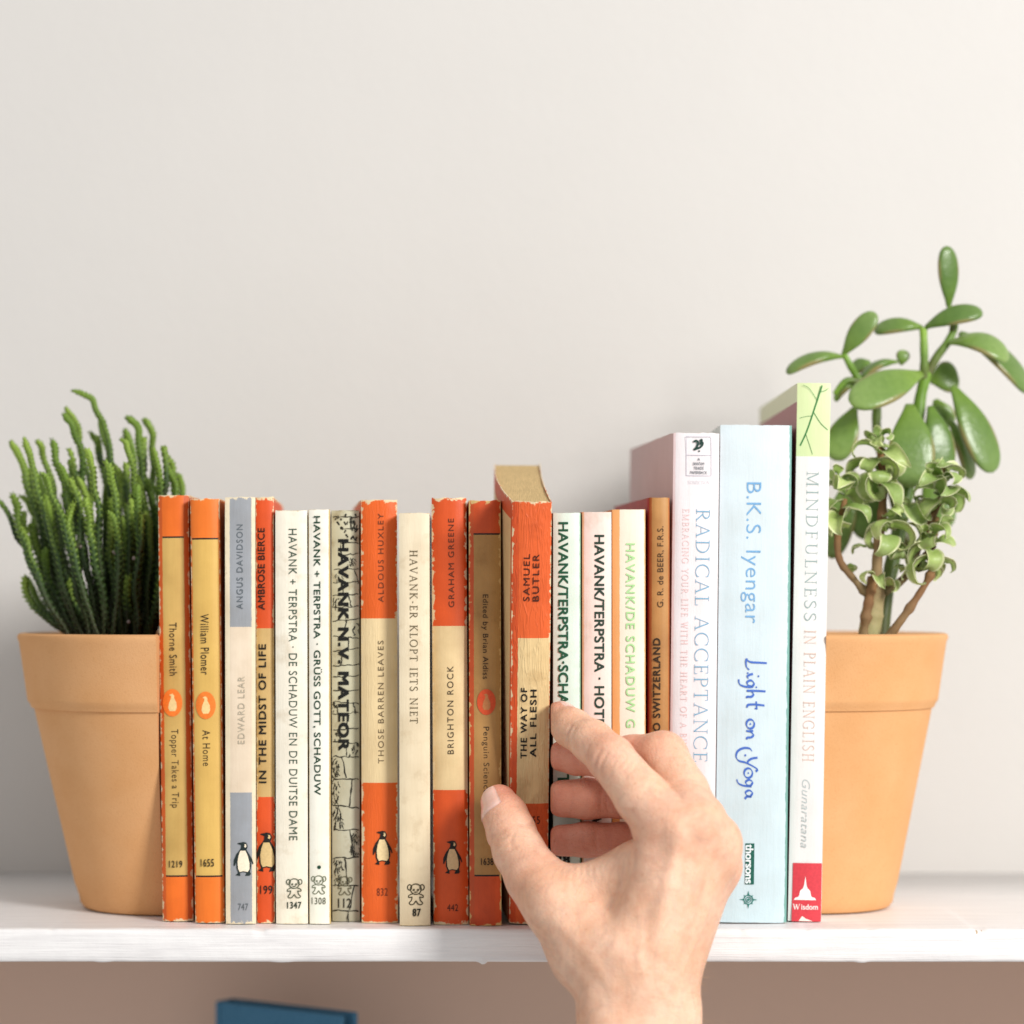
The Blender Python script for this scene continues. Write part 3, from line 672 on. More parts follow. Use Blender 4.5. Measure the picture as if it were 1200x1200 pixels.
# blue book on the board below, standing half open at an angle
mb = NM('blue_cloth', .7, .2); nzz = mb.noise(mb.coord(), 900, 4); mb.color(mb.mix(mb.maprange(nzz, .3, .7), lin((62, 112, 146)), lin((78, 130, 162)))); mb.bump(nzz, .3, .0004)
def blue_book():
    p0 = P(252, 1173, .165); p1 = P(412, 1190, .118); zt = p0.z; hb = zt + 0.2898
    r = empty('hardback_book', (p0.x, p0.y, -0.2899)); tag(r, 'blue cloth-bound book standing under the white shelf', 'book')
    a = Vector((p1.x - p0.x, p1.y - p0.y)); L = a.length - .006; a.normalize(); n = Vector((-a.y, a.x))
    def board(name, u0, u1, v0, v1, z0, z1, mt):
        q = [a * u0 + n * v0, a * u1 + n * v0, a * u1 + n * v1, a * u0 + n * v1]
        vv = [(c.x, c.y, z) for z in (z0, z1) for c in q]
        ob = mesh(name, vv, [(3, 2, 1, 0), (4, 5, 6, 7), (0, 1, 5, 4), (1, 2, 6, 5), (2, 3, 7, 6), (3, 0, 4, 7)], mt, r)
        bv = ob.modifiers.new('bevel', 'BEVEL'); bv.width = .0008; bv.segments = 2
    board('front_board', 0.003, L, 0, .003, 0, hb, mb.m); board('back_board', 0.003, L, .010, .013, 0, hb, mb.m)
    board('spine', 0, .0029, 0, .013, 0, hb, mb.m); board('page_block', .004, L - .004, .0032, .0098, .003, hb - .012, PAGES_W)
blue_book()

# ------------------------------------------------------------------ half pots of terracotta
tm = NM('terracotta', .8, .25); o = tm.coord()
n1 = tm.noise(o, 35, 4); n2 = tm.noise(o, 1400, 3); n3 = tm.noise(tm.coord('Object', (1, 1, 2.5)), 45, 4)
c = tm.mix(tm.maprange(n1, .3, .7), lin((212, 157, 104)), lin((219, 167, 117)))
c = tm.mix(tm.math('MULTIPLY', tm.maprange(n3, .45, .75), .14), c, lin((222, 168, 116)))
c = tm.mix(tm.math('MULTIPLY', tm.maprange(n2, .55, .75), .35), c, lin((190, 126, 72)))
tm.color(c); tm.bump(tm.math('ADD', n2, tm.math('MULTIPLY', n3, .3)), .35, .0004); TERRA = tm.m
sm = NM('potting_soil', .95, .1); sn = sm.noise(sm.coord(), 500, 5); sm.color(sm.mix(sm.maprange(sn, .35, .7), lin((34, 24, 18)), lin((86, 62, 46)))); sm.bump(sn, 1.0, .002); SOIL = sm.m
HPOT, ZSTEP = 0.1225, 0.0925
def dring(r, z, inset, cut, sgn, n=44):
    rr = r - inset; ch = cut + inset; a0 = math.acos(max(-1, min(1, ch / rr)))
    arc = [(rr * math.cos(a0 - 2 * a0 * k / n), rr * math.sin(a0 - 2 * a0 * k / n)) for k in range(n + 1)]
    y0, y1 = arc[-1][1], arc[0][1]
    chord = [(ch, y0 + (y1 - y0) * (k + 1) / 10) for k in range(9)]
    return [(sgn * x, y, z) for x, y in arc + chord]
def loft(rings, cap0, cap1, name, mt, parent, flip):
    n = len(rings[0]); V = [p for r in rings for p in r]; F = []
    for i in range(len(rings) - 1):
        for j in range(n):
            a = i * n + j; b = i * n + (j + 1) % n; F.append((a, b, b + n, a + n))
    if cap0: F.append(tuple(range(n))[::-1])
    if cap1: F.append(tuple((len(rings) - 1) * n + k for k in range(n)))
    if not flip: F = [tuple(reversed(f)) for f in F]
    ob = mesh(name, V, F, mt, parent, smooth=True); md = ob.modifiers.new('edge', 'EDGE_SPLIT'); md.split_angle = R(38); return ob
def half_pot(cutx, cy, sgn, rt, rb, cut, label):
    r = empty('half_flower_pot', (cutx - sgn * cut, cy, 0.0002)); tag(r, label, 'flower pot', 'half pots at the ends of the book row')
    rs = rb + (rt - .0062 - rb) * .97
    bo = [(rb - .004, 0), (rb - .0015, .0006), (rb, .0026), (rb + (rs - rb) * .03, .006)]
    bo += [(rb + (rs - rb) * k / 8, ZSTEP * k / 8) for k in range(1, 9)]
    rings = [dring(q, z, 0, cut, sgn) for q, z in bo] + [dring(rs, ZSTEP, .006, cut, sgn), dring(rb + .004, .02, .006, cut, sgn), dring(rb, .006, .006, cut, sgn)]
    loft(rings, True, True, 'body', TERRA, r, sgn > 0)
    rm = rt - .0045
    ro = [(rs - .0022, ZSTEP - .0034), (rs + .0004, ZSTEP - .0030), (rm - .0012, ZSTEP - .0012), (rm - .0002, ZSTEP + .0002), (rm, ZSTEP + .0016), (rm + .0006, ZSTEP + .006), (rt - .001, HPOT - .004), (rt - .0002, HPOT - .0022), (rt - .0004, HPOT - .0008), (rt - .0016, HPOT - .0001), (rt - .003, HPOT)]
    ins = [.001, .0002, 0, 0, 0, 0, 0, .0002, .0008, .0014]
    rings = [dring(q, z, 0, cut - .0004 + (0.0009 if k in (9, 10) else 0), sgn) for k, (q, z) in enumerate(ro)] + [dring(rt, HPOT - .0012, .0072, cut, sgn), dring(rt - .002, HPOT - .012, .0076, cut, sgn), dring(rs, ZSTEP + .0004, .0064, cut, sgn)]
    loft(rings, False, False, 'rim', TERRA, r, sgn > 0)
    return r
potL = half_pot(-.1508, .066, -1, .0705, .0425, 0.0, 'half terracotta pot holding many upright green rope-like stems, left cut face against the tan book')
potL['label'] = 'half terracotta pot holding many upright rope-like green stems'
potR = half_pot(.1342, .066, 1, .0612, .0365, 0.0, 'half terracotta pot holding the fat-leaved plant and curly-leaved plant')
def soil(root, sgn, lab):
    n = 28; V, F = [], []
    rr = .0600 if sgn < 0 else .0535
    idx = {}
    for i in range(n + 1):
        for j in range(2 * n + 1):
            x = .0075 + (rr - .008) * i / n; y = (-rr + 2 * rr * j / (2 * n))
            if x * x + y * y <= (rr + .0018) ** 2:
                idx[i, j] = len(V); V.append((sgn * x, y, HPOT - .0075 + .0032 * mnoise.noise(Vector((x * 120, y * 120, sgn))) + .002 * mnoise.noise(Vector((x * 500, y * 500, sgn)))))
    for i in range(n):
        for j in range(2 * n):
            k = [(i, j), (i + 1, j), (i + 1, j + 1), (i, j + 1)]
            if all(q in idx for q in k): F.append(tuple(idx[q] for q in k))
    rg = random.Random(5 + sgn)
    for k in range(260):     # crumbs
        a = rg.uniform(-1.45, 1.45); q = rg.uniform(.01, rr - .004); x, y = max(.010, q * math.cos(a)), q * math.sin(a); s_ = rg.uniform(.0007, .0022); b = len(V); z = HPOT - .0062 + rg.uniform(-.001, .0018)
        for d in ((1, 0, 0), (-1, 0, 0), (0, 1, 0), (0, -1, 0), (0, 0, 1), (0, 0, -1)): V.append((sgn * x + d[0] * s_ * rg.uniform(.6, 1.2), y + d[1] * s_ * rg.uniform(.6, 1.2), z + d[2] * s_ * rg.uniform(.5, 1)))
        F += [(b, b + 2, b + 4), (b + 2, b + 1, b + 4), (b + 1, b + 3, b + 4), (b + 3, b, b + 4), (b + 2, b, b + 5), (b + 1, b + 2, b + 5), (b + 3, b + 1, b + 5), (b, b + 3, b + 5)]
    ob = mesh('soil', V, F, SOIL); ob.location = root.location; tag(ob, lab, 'soil', None, 'stuff')
soil(potL, -1, 'dark potting soil under the rope-like stems'); soil(potR, 1, 'dark potting soil under the fat-leaved plant')

# ------------------------------------------------------------------ plants
def plant_mat(name, c0, c1, c2, rough=.4, sss=.1, bump=.3, scale=700, edge=None):
    """c0 base, c1 middle, c2 tip along uv.y; edge colour towards uv.x = 0 or 1"""
    m = NM(name, rough, .4); uv = m.coord('UV'); sp = m.n('ShaderNodeSeparateXYZ'); m.put(sp.inputs[0], uv); u, v = sp.outputs[0], sp.outputs[1]
    o = m.coord(); n1 = m.noise(o, 90, 4); n2 = m.noise(o, scale, 4)
    vj = m.math('ADD', v, m.math('MULTIPLY', m.math('SUBTRACT', n1, .5), .25))
    c = m.ramp(vj, [(0, lin(c0)), (.55, lin(c1)), (1.0, lin(c2))])
    c = m.mix(m.math('MULTIPLY', m.maprange(n2, .4, .75), .5), c, m.mix(1.0, c, (.66, .74, .6, 1), 'MULTIPLY'))
    oi = m.n('ShaderNodeObjectInfo').outputs['Random']; c = m.mix(m.maprange(oi, 0, 1, 0, .9), c, m.mix(1.0, c, (.46, .56, .44, 1), 'MULTIPLY'))
    if edge:
        e = m.math('MINIMUM', u, m.math('SUBTRACT', 1.0, u)); k = m.math('SUBTRACT', 1.0, m.maprange(e, 0.02, .12)); c = m.mix(m.math('MULTIPLY', k, .8), c, lin(edge))
    m.color(c); m.b.inputs['Subsurface Weight'].default_value = sss; m.b.inputs['Subsurface Radius'].default_value = (.002, .003, .001); m.b.inputs['Subsurface Scale'].default_value = 1
    m.bump(m.math('ADD', n2, n1), bump, .0005); return m.m
ROPE = plant_mat('rope_stem', (64, 58, 36), (66, 92, 46), (156, 182, 74), .5, .08, .4, 1500)
JADE = plant_mat('fat_leaf', (126, 154, 66), (112, 140, 70), (132, 156, 90), .29, .12, .45, 380, edge=(146, 128, 84))
JSTEM = plant_mat('fat_stem', (96, 92, 54), (110, 142, 56), (146, 182, 66), .45, .08, .3, 500)
CURL = plant_mat('curly_leaf', (154, 174, 96), (176, 192, 118), (202, 212, 146), .42, .14, .4, 500, edge=(236, 236, 186))
BARK = plant_mat('curly_bark', (150, 128, 92), (132, 94, 62), (150, 110, 70), .8, .02, .9, 260)
TRUNK = plant_mat('curly_trunk', (178, 172, 124), (170, 150, 108), (140, 104, 72), .7, .05, .7, 300)
def bez(p0, p1, p2, p3, t): return p0 * (1 - t) ** 3 + p1 * 3 * t * (1 - t) ** 2 + p2 * 3 * t * t * (1 - t) + p3 * t ** 3
def frames(pts):
    T = [(pts[min(i + 1, len(pts) - 1)] - pts[max(i - 1, 0)]).normalized() for i in range(len(pts))]
    n = T[0].orthogonal().normalized(); out = []
    for t in T:
        n = (n - t * n.dot(t)).normalized(); out.append((t, n, t.cross(n)))
    return out
def tube(pts, rad, sides=10, knob=0.0, seed=0):
    V, F, UV = [], [], []; fr = frames(pts); n = len(pts)
    for i, (p, (t, a, b)) in enumerate(zip(pts, fr)):
        r = rad(i / (n - 1)) * (1 + knob * mnoise.noise(p * 220 + Vector((seed, 0, 0))))
        for k in range(sides):
            q = 2 * math.pi * k / sides; V.append(p + (a * math.cos(q) + b * math.sin(q)) * r); UV.append((.5, i / (n - 1)))
    for i in range(n - 1):
        for k in range(sides):
            x = i * sides + k; y = i * sides + (k + 1) % sides; F.append((x, y, y + sides, x + sides))
    F.append(tuple(range(sides))[::-1]); F.append(tuple((n - 1) * sides + k for k in range(sides)))
    return V, F, UV
def rope_stem(parent, p0, p1, p2, p3, r, seed):
    rg = random.Random(seed); L = (p1 - p0).length + (p2 - p1).length + (p3 - p2).length; n = max(14, int(L / .00125))
    pts = [bez(p0, p1, p2, p3, k / n) + Vector((mnoise.noise(Vector((k * .09, seed, 0))), mnoise.noise(Vector((k * .09, seed, 9))), 0)) * .0019 for k in range(n + 1)]
    prof = lambda t: r * (.55 + .55 * min(1, t * 3)) * (1 if t < .93 else max(.30, 1 - (t - .93) / .07 * .7))
    V, F, UV = tube(pts, lambda t: prof(t) * .62, 6); fr = frames(pts)
    for i in range(1, n):
        t_, a, b = fr[i]; t = i / n; q0 = (math.pi / 2 if i % 2 else 0) + .2 * math.sin(i * .13 + seed)
        for s_ in (0, math.pi):
            q = q0 + s_; o = a * math.cos(q) + b * math.sin(q); sd = t_.cross(o); rr = prof(t); p = pts[i]
            ln = .0021 * rg.uniform(.85, 1.2) * (r / .0018); bi = len(V); sp_ = rr * rg.uniform(1.15, 1.55)
            V += [p + o * rr * .5 + sd * rr * .78, p + o * rr * .5 - sd * rr * .78, p + o * rr * 1.02 + t_ * ln * .35, p + o * sp_ + t_ * ln, p + o * rr * .5 + t_ * ln * .9]
            UV += [(.5, t), (.5, t), (.5, min(1, t + .12)), (.5, min(1, t + .34)), (.5, t)]; F += [(bi, bi + 2, bi + 1), (bi, bi + 3, bi + 2), (bi + 2, bi + 3, bi + 1), (bi, bi + 4, bi + 3), (bi + 1, bi + 3, bi + 4)]
    return mesh('stem', V, F, ROPE, parent, smooth=True, uv=UV)
def rope_plant():
    r = empty('rope_succulent_plant', (X(120, .055), .055, HPOT - .004)); tag(r, 'clump of upright rope-like green stems with pale bent tips in the left half pot', 'plant')
    r['label'] = 'clump of upright scaly rope-like green stems with pale bent tips'
    inv = Vector(r.location); rg = random.Random(11)
    tips = [(8, 519, .06), (28, 515, .045), (44, 517, .06), (61, 516, .05), (47, 555, .03), (15, 579, .05), (75, 487, .055), (77, 478, .065), (85, 458, .06), (116, 491, .07), (106, 507, .075), (101, 527, .035), (151, 490, .06), (168, 492, .07), (147, 505, .075), (178, 525, .045), (194, 531, .06), (197, 548, .05), (160, 570, .03), (121, 541, .03), (140, 515, .04), (134, 545, .05), (90, 560, .055), (35, 560, .065), (70, 545, .04), (207, 556, .07), (186, 560, .06), (110, 560, .06), (128, 560, .07), (56, 590, .04), (84, 590, .035), (104, 585, .03), (128, 600, .03), (30, 600, .055), (148, 590, .06), (170, 600, .05), (180, 585, .065)]
    for k in range(62): tips.append((rg.uniform(22, 205), rg.uniform(545, 680), rg.uniform(.045, .095)))
    for i, (tx, ty, d) in enumerate(tips):
        bx = 132 + (tx - 108) * .50 + rg.uniform(-9, 9); bx = max(84, min(176, bx)); bd = .055 + (d - .055) * .7 + rg.uniform(-.008, .008)
        p0 = P(bx, 752, bd); p3 = P(tx, ty, d); big = ty < 560
        hx = rg.uniform(10, 30) if big else rg.uniform(-16, 24); hy = rg.uniform(14, 36)
        if (tx, ty) == (85, 458): hx, hy = 62, 6
        if tx in (75, 77): hx, hy = 26, 12
        if tx in (151, 168): hx, hy = 24, 6
        p2 = P(tx + hx, ty + hy, d); p1 = P(bx + (tx + hx - bx) * .62, 752 - (752 - ty) * .34, bd + (d - bd) * .4)
        xm = X(182, .03) - .0015      # keep clear of the first book where it stands in front
        for p in (p0, p1, p2, p3):
            p.x = max(p.x, -.2235)
            if p.z < .185 and p.x > -.1520: p.x = -.1520
        q = [p - inv for p in (p0, p1, p2, p3)]
        rope_stem(r, *q, rg.uniform(.00115, .00175), i)
        if i % 3 == 0 and i < 75:      # a side shoot
            s0 = rg.uniform(.45, .72); b0 = bez(*q, s0); dv = Vector((rg.uniform(-.5, .35), rg.uniform(-.4, .4), 1)).normalized(); Ls = rg.uniform(.012, .026)
            rope_stem(r, b0, b0 + Vector((dv.x * 1.6, dv.y, .3)) * Ls * .4, b0 + dv * Ls * .75, b0 + dv * Ls + Vector((rg.uniform(-.005, .001), 0, .002)), rg.uniform(.0011, .0015), 300 + i)
    for k in range(0):     # runners hugging the soil and woody feet
        a = P(rg.uniform(100, 165), 750, .04 + .03 * rg.random()); b_ = P(rg.uniform(82, 176), 735 + rg.uniform(-16, 6), .02 + .05 * rg.random())
        for p in (a, b_):
            if p.x > -.152: p.x = -.152
        q = [a - inv, a - inv + Vector((0, 0, .006)), b_ - inv + Vector((0, 0, .004)), b_ - inv]; rope_stem(r, *q, .0014, 100 + k)
    bud = plain('bud', (206, 186, 182), .6); bmv = None
    for k in range(12):
        py_ = rg.uniform(600, 730); hwid = 70 - (py_ - 600) * .35; p = P(rg.uniform(118 - hwid, 165), py_, .040 + .012 * rg.random()) - inv; s_ = .0009
        V = [p + Vector(d) * s_ for d in ((1, 0, 0), (-1, 0, 0), (0, 1, 0), (0, -1, 0), (0, 0, 1.2), (0, 0, -1.2))]
        mesh('bud', V, [(0, 2, 4), (2, 1, 4), (1, 3, 4), (3, 0, 4), (2, 0, 5), (1, 2, 5), (3, 1, 5), (0, 3, 5)], bud, r, smooth=True)
rope_plant()

def fat_leaf(parent, b, t, wpx, face, th=.0030, bend=0.0, cup=.0, mat=None, wid=None, name='leaf', tipw=.5, n=18, m=12):
    """thick spoon-shaped leaf from b to t; face = direction its flat side looks, bend lifts the middle along face"""
    ax = t - b; L = ax.length; ax = ax / L; face = (face - ax * face.dot(ax)).normalized(); sd = ax.cross(face)
    W = wid if wid is not None else wpx * S * 1.16; V, F, UV = [], [], []
    for i in range(n + 1):
        s = 1 - (1 - i / n) ** 1.35
        o = .2 + .8 * math.sin(math.pi / 2 * s / .6) ** 1.25 if s < .6 else max(0, 1 - ((s - .6) / .4) ** 2.3) ** .5
        wv = W * .5 * o + 1e-5; tv = th * .5 * (min(1, o * 1.6) * .85 + .15 * (1 - s)) + 1e-5
        c = b + ax * (L * s) + face * (bend * 4 * s * (1 - s))
        for k in range(2 * m):
            a = 2 * math.pi * k / (2 * m); ca, sa = math.cos(a), math.sin(a)
            x = wv * math.copysign(abs(ca) ** .8, ca); y = tv * math.copysign(abs(sa) ** .7, sa)
            y += cup * (x / (W * .5)) ** 2 * W * .5
            V.append(c + sd * x + face * y); UV.append((.5 + .5 * x / (W * .5), s))
    q = 2 * m
    for i in range(n):
        for k in range(q): a = i * q + k; d = i * q + (k + 1) % q; F.append((a, d, d + q, a + q))
    F.append(tuple(range(q))[::-1]); F.append(tuple(n * q + k for k in range(q)))
    return mesh(name, V, F, mat or JADE, parent, smooth=True, uv=UV)
def polyline(ps, n=8):
    out = []
    for i in range(len(ps) - 1):
        a = ps[max(0, i - 1)]; b = ps[i]; c = ps[i + 1]; d = ps[min(len(ps) - 1, i + 2)]
        for k in range(n):
            t = k / n; out.append(.5 * (2 * b + (c - a) * t + (2 * a - 5 * b + 4 * c - d) * t * t + (3 * b - a - 3 * c + d) * t ** 3))
    out.append(ps[-1]); return out
def jade_plant():
    d0 = .075; r = empty('jade_plant', (X(1048, d0), d0, HPOT - .004)); tag(r, 'green succulent with large fat spoon-shaped leaves rising above the books', 'plant'); inv = Vector(r.location)
    Q = lambda x, y, d=0.0: P(x, y, d0 + d) - inv
    def st(ps, r0, r1):
        pts = polyline([Q(*p) for p in ps]); V, F, UV = tube(pts, lambda t: r0 + (r1 - r0) * t, 10, .15); mesh('stem', V, F, JSTEM, r, smooth=True, uv=UV)
    st([(1033, 756, -.022), (1038, 700, -.020), (1058, 600, -.008), (1074, 520, -.002), (1078, 470, 0), (1086, 436, 0)], .0036, .0026)
    st([(1083, 446, 0), (1083, 420, -.002), (1082, 384, -.002)], .0024, .0017)
    st([(1086, 440, 0), (1098, 418, 0), (1110, 402, 0), (1118, 386, .001), (1119, 378, .001)], .0022, .0015)
    st([(1116, 388, 0), (1116, 372, 0), (1110, 354, 0)], .0015, .0010)
    st([(1064, 640, 0), (1030, 520, .004), (1026, 470, .004), (1006, 444, .002), (994, 424, 0), (989, 414, 0)], .0026, .0013)
    st([(1008, 448, .002), (992, 446, 0), (978, 462, 0)], .0018, .0012)
    C_ = Vector((0, -1, 0)); U_ = Vector((0, 0, 1)); Rr = Vector((1, 0, 0))
    LV = [  # base, tip, width, facing, bend, thickness
        ((1112, 360, 0), (1109, 288, -.004), 24, C_ + Rr * .3, .001, .0034),
        ((1084, 384, -.003), (1152, 366, -.008), 24, U_ * .5 - C_ * -.8, .0035, .0040),
        ((1082, 384, 0), (1024, 388, .004), 20, U_ * .55 + C_ * .8, .003, .0038),
        ((1112, 402, -.002), (1182, 422, -.012), 32, U_ * .75 + C_ * .7, .0055, .0040),
        ((1124, 390, .003), (1206, 460, .004), 34, U_ * .6 + C_ * .7 + Rr * .3, .0045, .0040),
        ((988, 416, 0), (1026, 366, -.004), 24, C_ * .9 - U_ * .2 - Rr * .5, .002, .0036),
        ((988, 418, 0), (921, 437, -.003), 19, U_ * .7 + C_ * .5, .0035, .0040),
        ((1006, 448, .004), (978, 470, .004), 12, U_ + C_ * .4, .002, .0034),
        ((1080, 438, -.006), (997, 474, -.022), 43, C_ * .85 + U_ * .55, .0025, .0048),
        ((1052, 424, .004), (1008, 446, .004), 16, U_ + C_ * .4, .003, .0036),
        ((1056, 428, .006), (1059, 410, .006), 15, C_, .001, .0034),
        ((1020, 424, .012), (1000, 434, .012), 20, C_ + U_, .001, .0034),
        ((1090, 446, .010), (1123, 440, .012), 36, C_ + U_ * .2, .001, .0040),
        ((1116, 452, -.002), (1164, 554, -.006), 40, C_ * .9 + Rr * .45, .002, .0042),
        ((1112, 490, .004), (1138, 562, .002), 24, C_ * .6 + Rr * .6, .002, .0040),
        ((1066, 474, -.008), (1068, 572, -.018), 50, C_ + U_ * .2, .003, .0048),
        ((1090, 476, -.004), (1106, 556, -.008), 34, C_ + Rr * .25, .002, .0044),
        ((1002, 478, .004), (978, 540, .000), 34, C_ - Rr * .4, .002, .0042),
        ((1096, 468, .012), (1110, 502, .012), 28, C_, .001, .0036),
        ((1000, 552, .010), (974, 655, .006), 32, C_ - Rr * .2, .001, .0040),
        ((1030, 560, .010), (1010, 632, .008), 36, C_, .001, .0040),
        ((1084, 560, .012), (1110, 620, .010), 34, C_, .001, .0040)]
    for (b, t, wpx, fc, bend, th) in LV: fat_leaf(r, Q(*b), Q(*t), wpx, fc, th, bend)
jade_plant()

def curl_leaf(parent, base, direc, L, W, curl, twist, seed):
    """tongue-shaped leaf whose tip rolls back; a thin closed sheet"""
    rg = random.Random(seed); d = direc.normalized(); up = Vector((0, 0, 1)); sd = d.cross(up)
    if sd.length < .1: sd = Vector((1, 0, 0))
    sd.normalize(); n, m = 12, 6; p = base.copy(); V1, UV = [], []; cs = []
    nrm = sd.cross(d).normalized()
    for i in range(n + 1):
        s = i / n; cs.append((p.copy(), d.copy(), nrm.copy(), sd.copy(), s))
        a = curl / n * (.3 + 1.5 * s); rot = Matrix.Rotation(-a, 3, sd); d = rot @ d; nrm = rot @ nrm
        tw = Matrix.Rotation(twist / n, 3, d); sd = tw @ sd; nrm = tw @ nrm
        p = p + d * (L / n)
    th = .0009; V, F = [], []
    for lay in (1, -1):
        for (c, dd, nn, ss, s) in cs:
            wv = W * .5 * (math.sin(math.pi * (.16 + .84 * s) ** .8) ** .85 if s < .999 else .04)
            for k in range(m + 1):
                x = -1 + 2 * k / m; tk = th * .5 * (1 - .75 * abs(x)) * (1 - .6 * s)
                V.append(c + ss * x * wv * .92 + nn * ((.25 + .5 * math.sin(seed * 1.7)) * wv * (x * x if seed % 3 else abs(x) * 1.3)) + nn * tk * lay + nn * .0011 * mnoise.noise(Vector((x * 1.6, s * 4, seed)))); UV.append((.5 + .5 * x, s))
    N = (n + 1) * (m + 1)
    for i in range(n):
        for k in range(m):
            a = i * (m + 1) + k; F.append((a, a + 1, a + m + 2, a + m + 1)); F.append((a + N, a + N + m + 1, a + N + m + 2, a + N + 1))
    rim = [i * (m + 1) for i in range(n + 1)] + [n * (m + 1) + k for k in range(1, m + 1)] + [i * (m + 1) + m for i in range(n - 1, -1, -1)] + [k for k in range(m - 1, 0, -1)]
    for a, b in zip(rim, rim[1:] + rim[:1]): F.append((b, a, a + N, b + N))
    return mesh('leaf', V, F, CURL, parent, smooth=True, uv=UV)
def curly_plant():
    d0 = .035; r = empty('curly_leaf_plant', (X(1022, d0), d0, HPOT - .004)); tag(r, 'small succulent with brown woody trunk and pale curled leaves in front of the fat-leaved plant', 'plant'); inv = Vector(r.location); rg = random.Random(21)
    Q = lambda x, y, d=0.0: P(x, y, d0 + d) - inv
    def br(name, ps, r0, r1, mt, knob=.35):
        pts = polyline([Q(*p) for p in ps]); V, F, UV = tube(pts, lambda t: r0 + (r1 - r0) * t + .0005 * max(0, math.sin(t * 19)) ** 6, 12, knob); mesh(name, V, F, mt, r, smooth=True, uv=UV)
    br('trunk', [(1018, 756, 0), (1021, 728, 0), (1025, 698, 0), (1027, 676, 0)], .0051, .0040, TRUNK, .2)
    br('trunk', [(1011, 757, -.003), (1014, 730, -.004), (1019, 700, -.004), (1025, 676, -.003)], .0022, .0020, BARK)
    br('branch', [(1027, 682, -.001), (1029, 640, -.001), (1034, 600, 0), (1034, 556, 0), (1030, 520, 0)], .0026, .0014, BARK)
    br('branch', [(1016, 696, -.002), (1000, 678, -.003), (984, 656, -.004), (982, 625, -.003), (990, 585, 0)], .0019, .0012, BARK)
    br('branch', [(1032, 694, 0), (1052, 684, -.002), (1072, 664, -.003), (1092, 640, -.004), (1098, 606, -.002)], .0022, .0013, BARK)
    br('branch', [(1036, 754, -.006), (1052, 732, -.010), (1072, 704, -.010), (1090, 674, -.010), (1096, 648, -.008)], .0018, .0014, BARK)
    br('branch', [(1066, 668, -.002), (1086, 620, .004), (1104, 580, .002), (1106, 545, 0)], .0016, .0012, BARK)
    CL = [  # centre, rows of leaves stacked down the shoot
        ((1030, 510, -.002), 56, 12, .0110, 1.0), ((1108, 545, -.002), 48, 12, .0105, 1.0), ((1094, 616, -.010), 38, 9, .0110, 1.0), ((1042, 600, -.006), 34, 6, .0120, .9), ((984, 556, -.002), 50, 8, .0115, .9), ((1068, 584, .004), 30, 5, .0115, .8)]
    q = 0
    for (cx, cy, dd), hh, nl, L, sc_ in CL:
        for k in range(int(nl * 1.2)):
            t = k / (int(nl * 1.2) - 1); a = k * 2.4 + cx
            py = cy + t * hh; el = 1.1 - 1.3 * t + rg.uniform(-.45, .45)
            dv = Vector((math.cos(a), math.sin(a) * .9 - .25, el)); off = Vector((math.cos(a), math.sin(a), 0)) * .0012
            curl_leaf(r, Q(cx + (1034 - cx) * .1 * t, py, dd) + off, dv, L * 1.22 * (.55 + .6 * min(1, t * 2.2)) * rg.uniform(.8, 1.4), .0086 * (.65 + .5 * min(1, t * 2)) * rg.uniform(.85, 1.2), rg.uniform(1.8, 5.4), rg.uniform(-2.4, 2.4), q); q += 1
    for (cx, cy, dd, ang) in ((1082, 668, -.012, .3), (1072, 672, -.010, 2.8), (996, 664, -.004, 1.2), (1030, 678, -.005, 4.6), (1040, 686, -.006, 5.4), (1022, 672, -.005, 3.8), (1052, 664, -.004, 1.0), (1100, 660, -.012, .2), (994, 618, -.004, 3.4), (1014, 640, -.002, 2.6)):
        curl_leaf(r, Q(cx, cy, dd), Vector((math.cos(ang), math.sin(ang), .5)), .010 * rg.uniform(.8, 1.2), .0062, rg.uniform(2.2, 3.4), rg.uniform(-1, 1), q); q += 1
curly_plant()

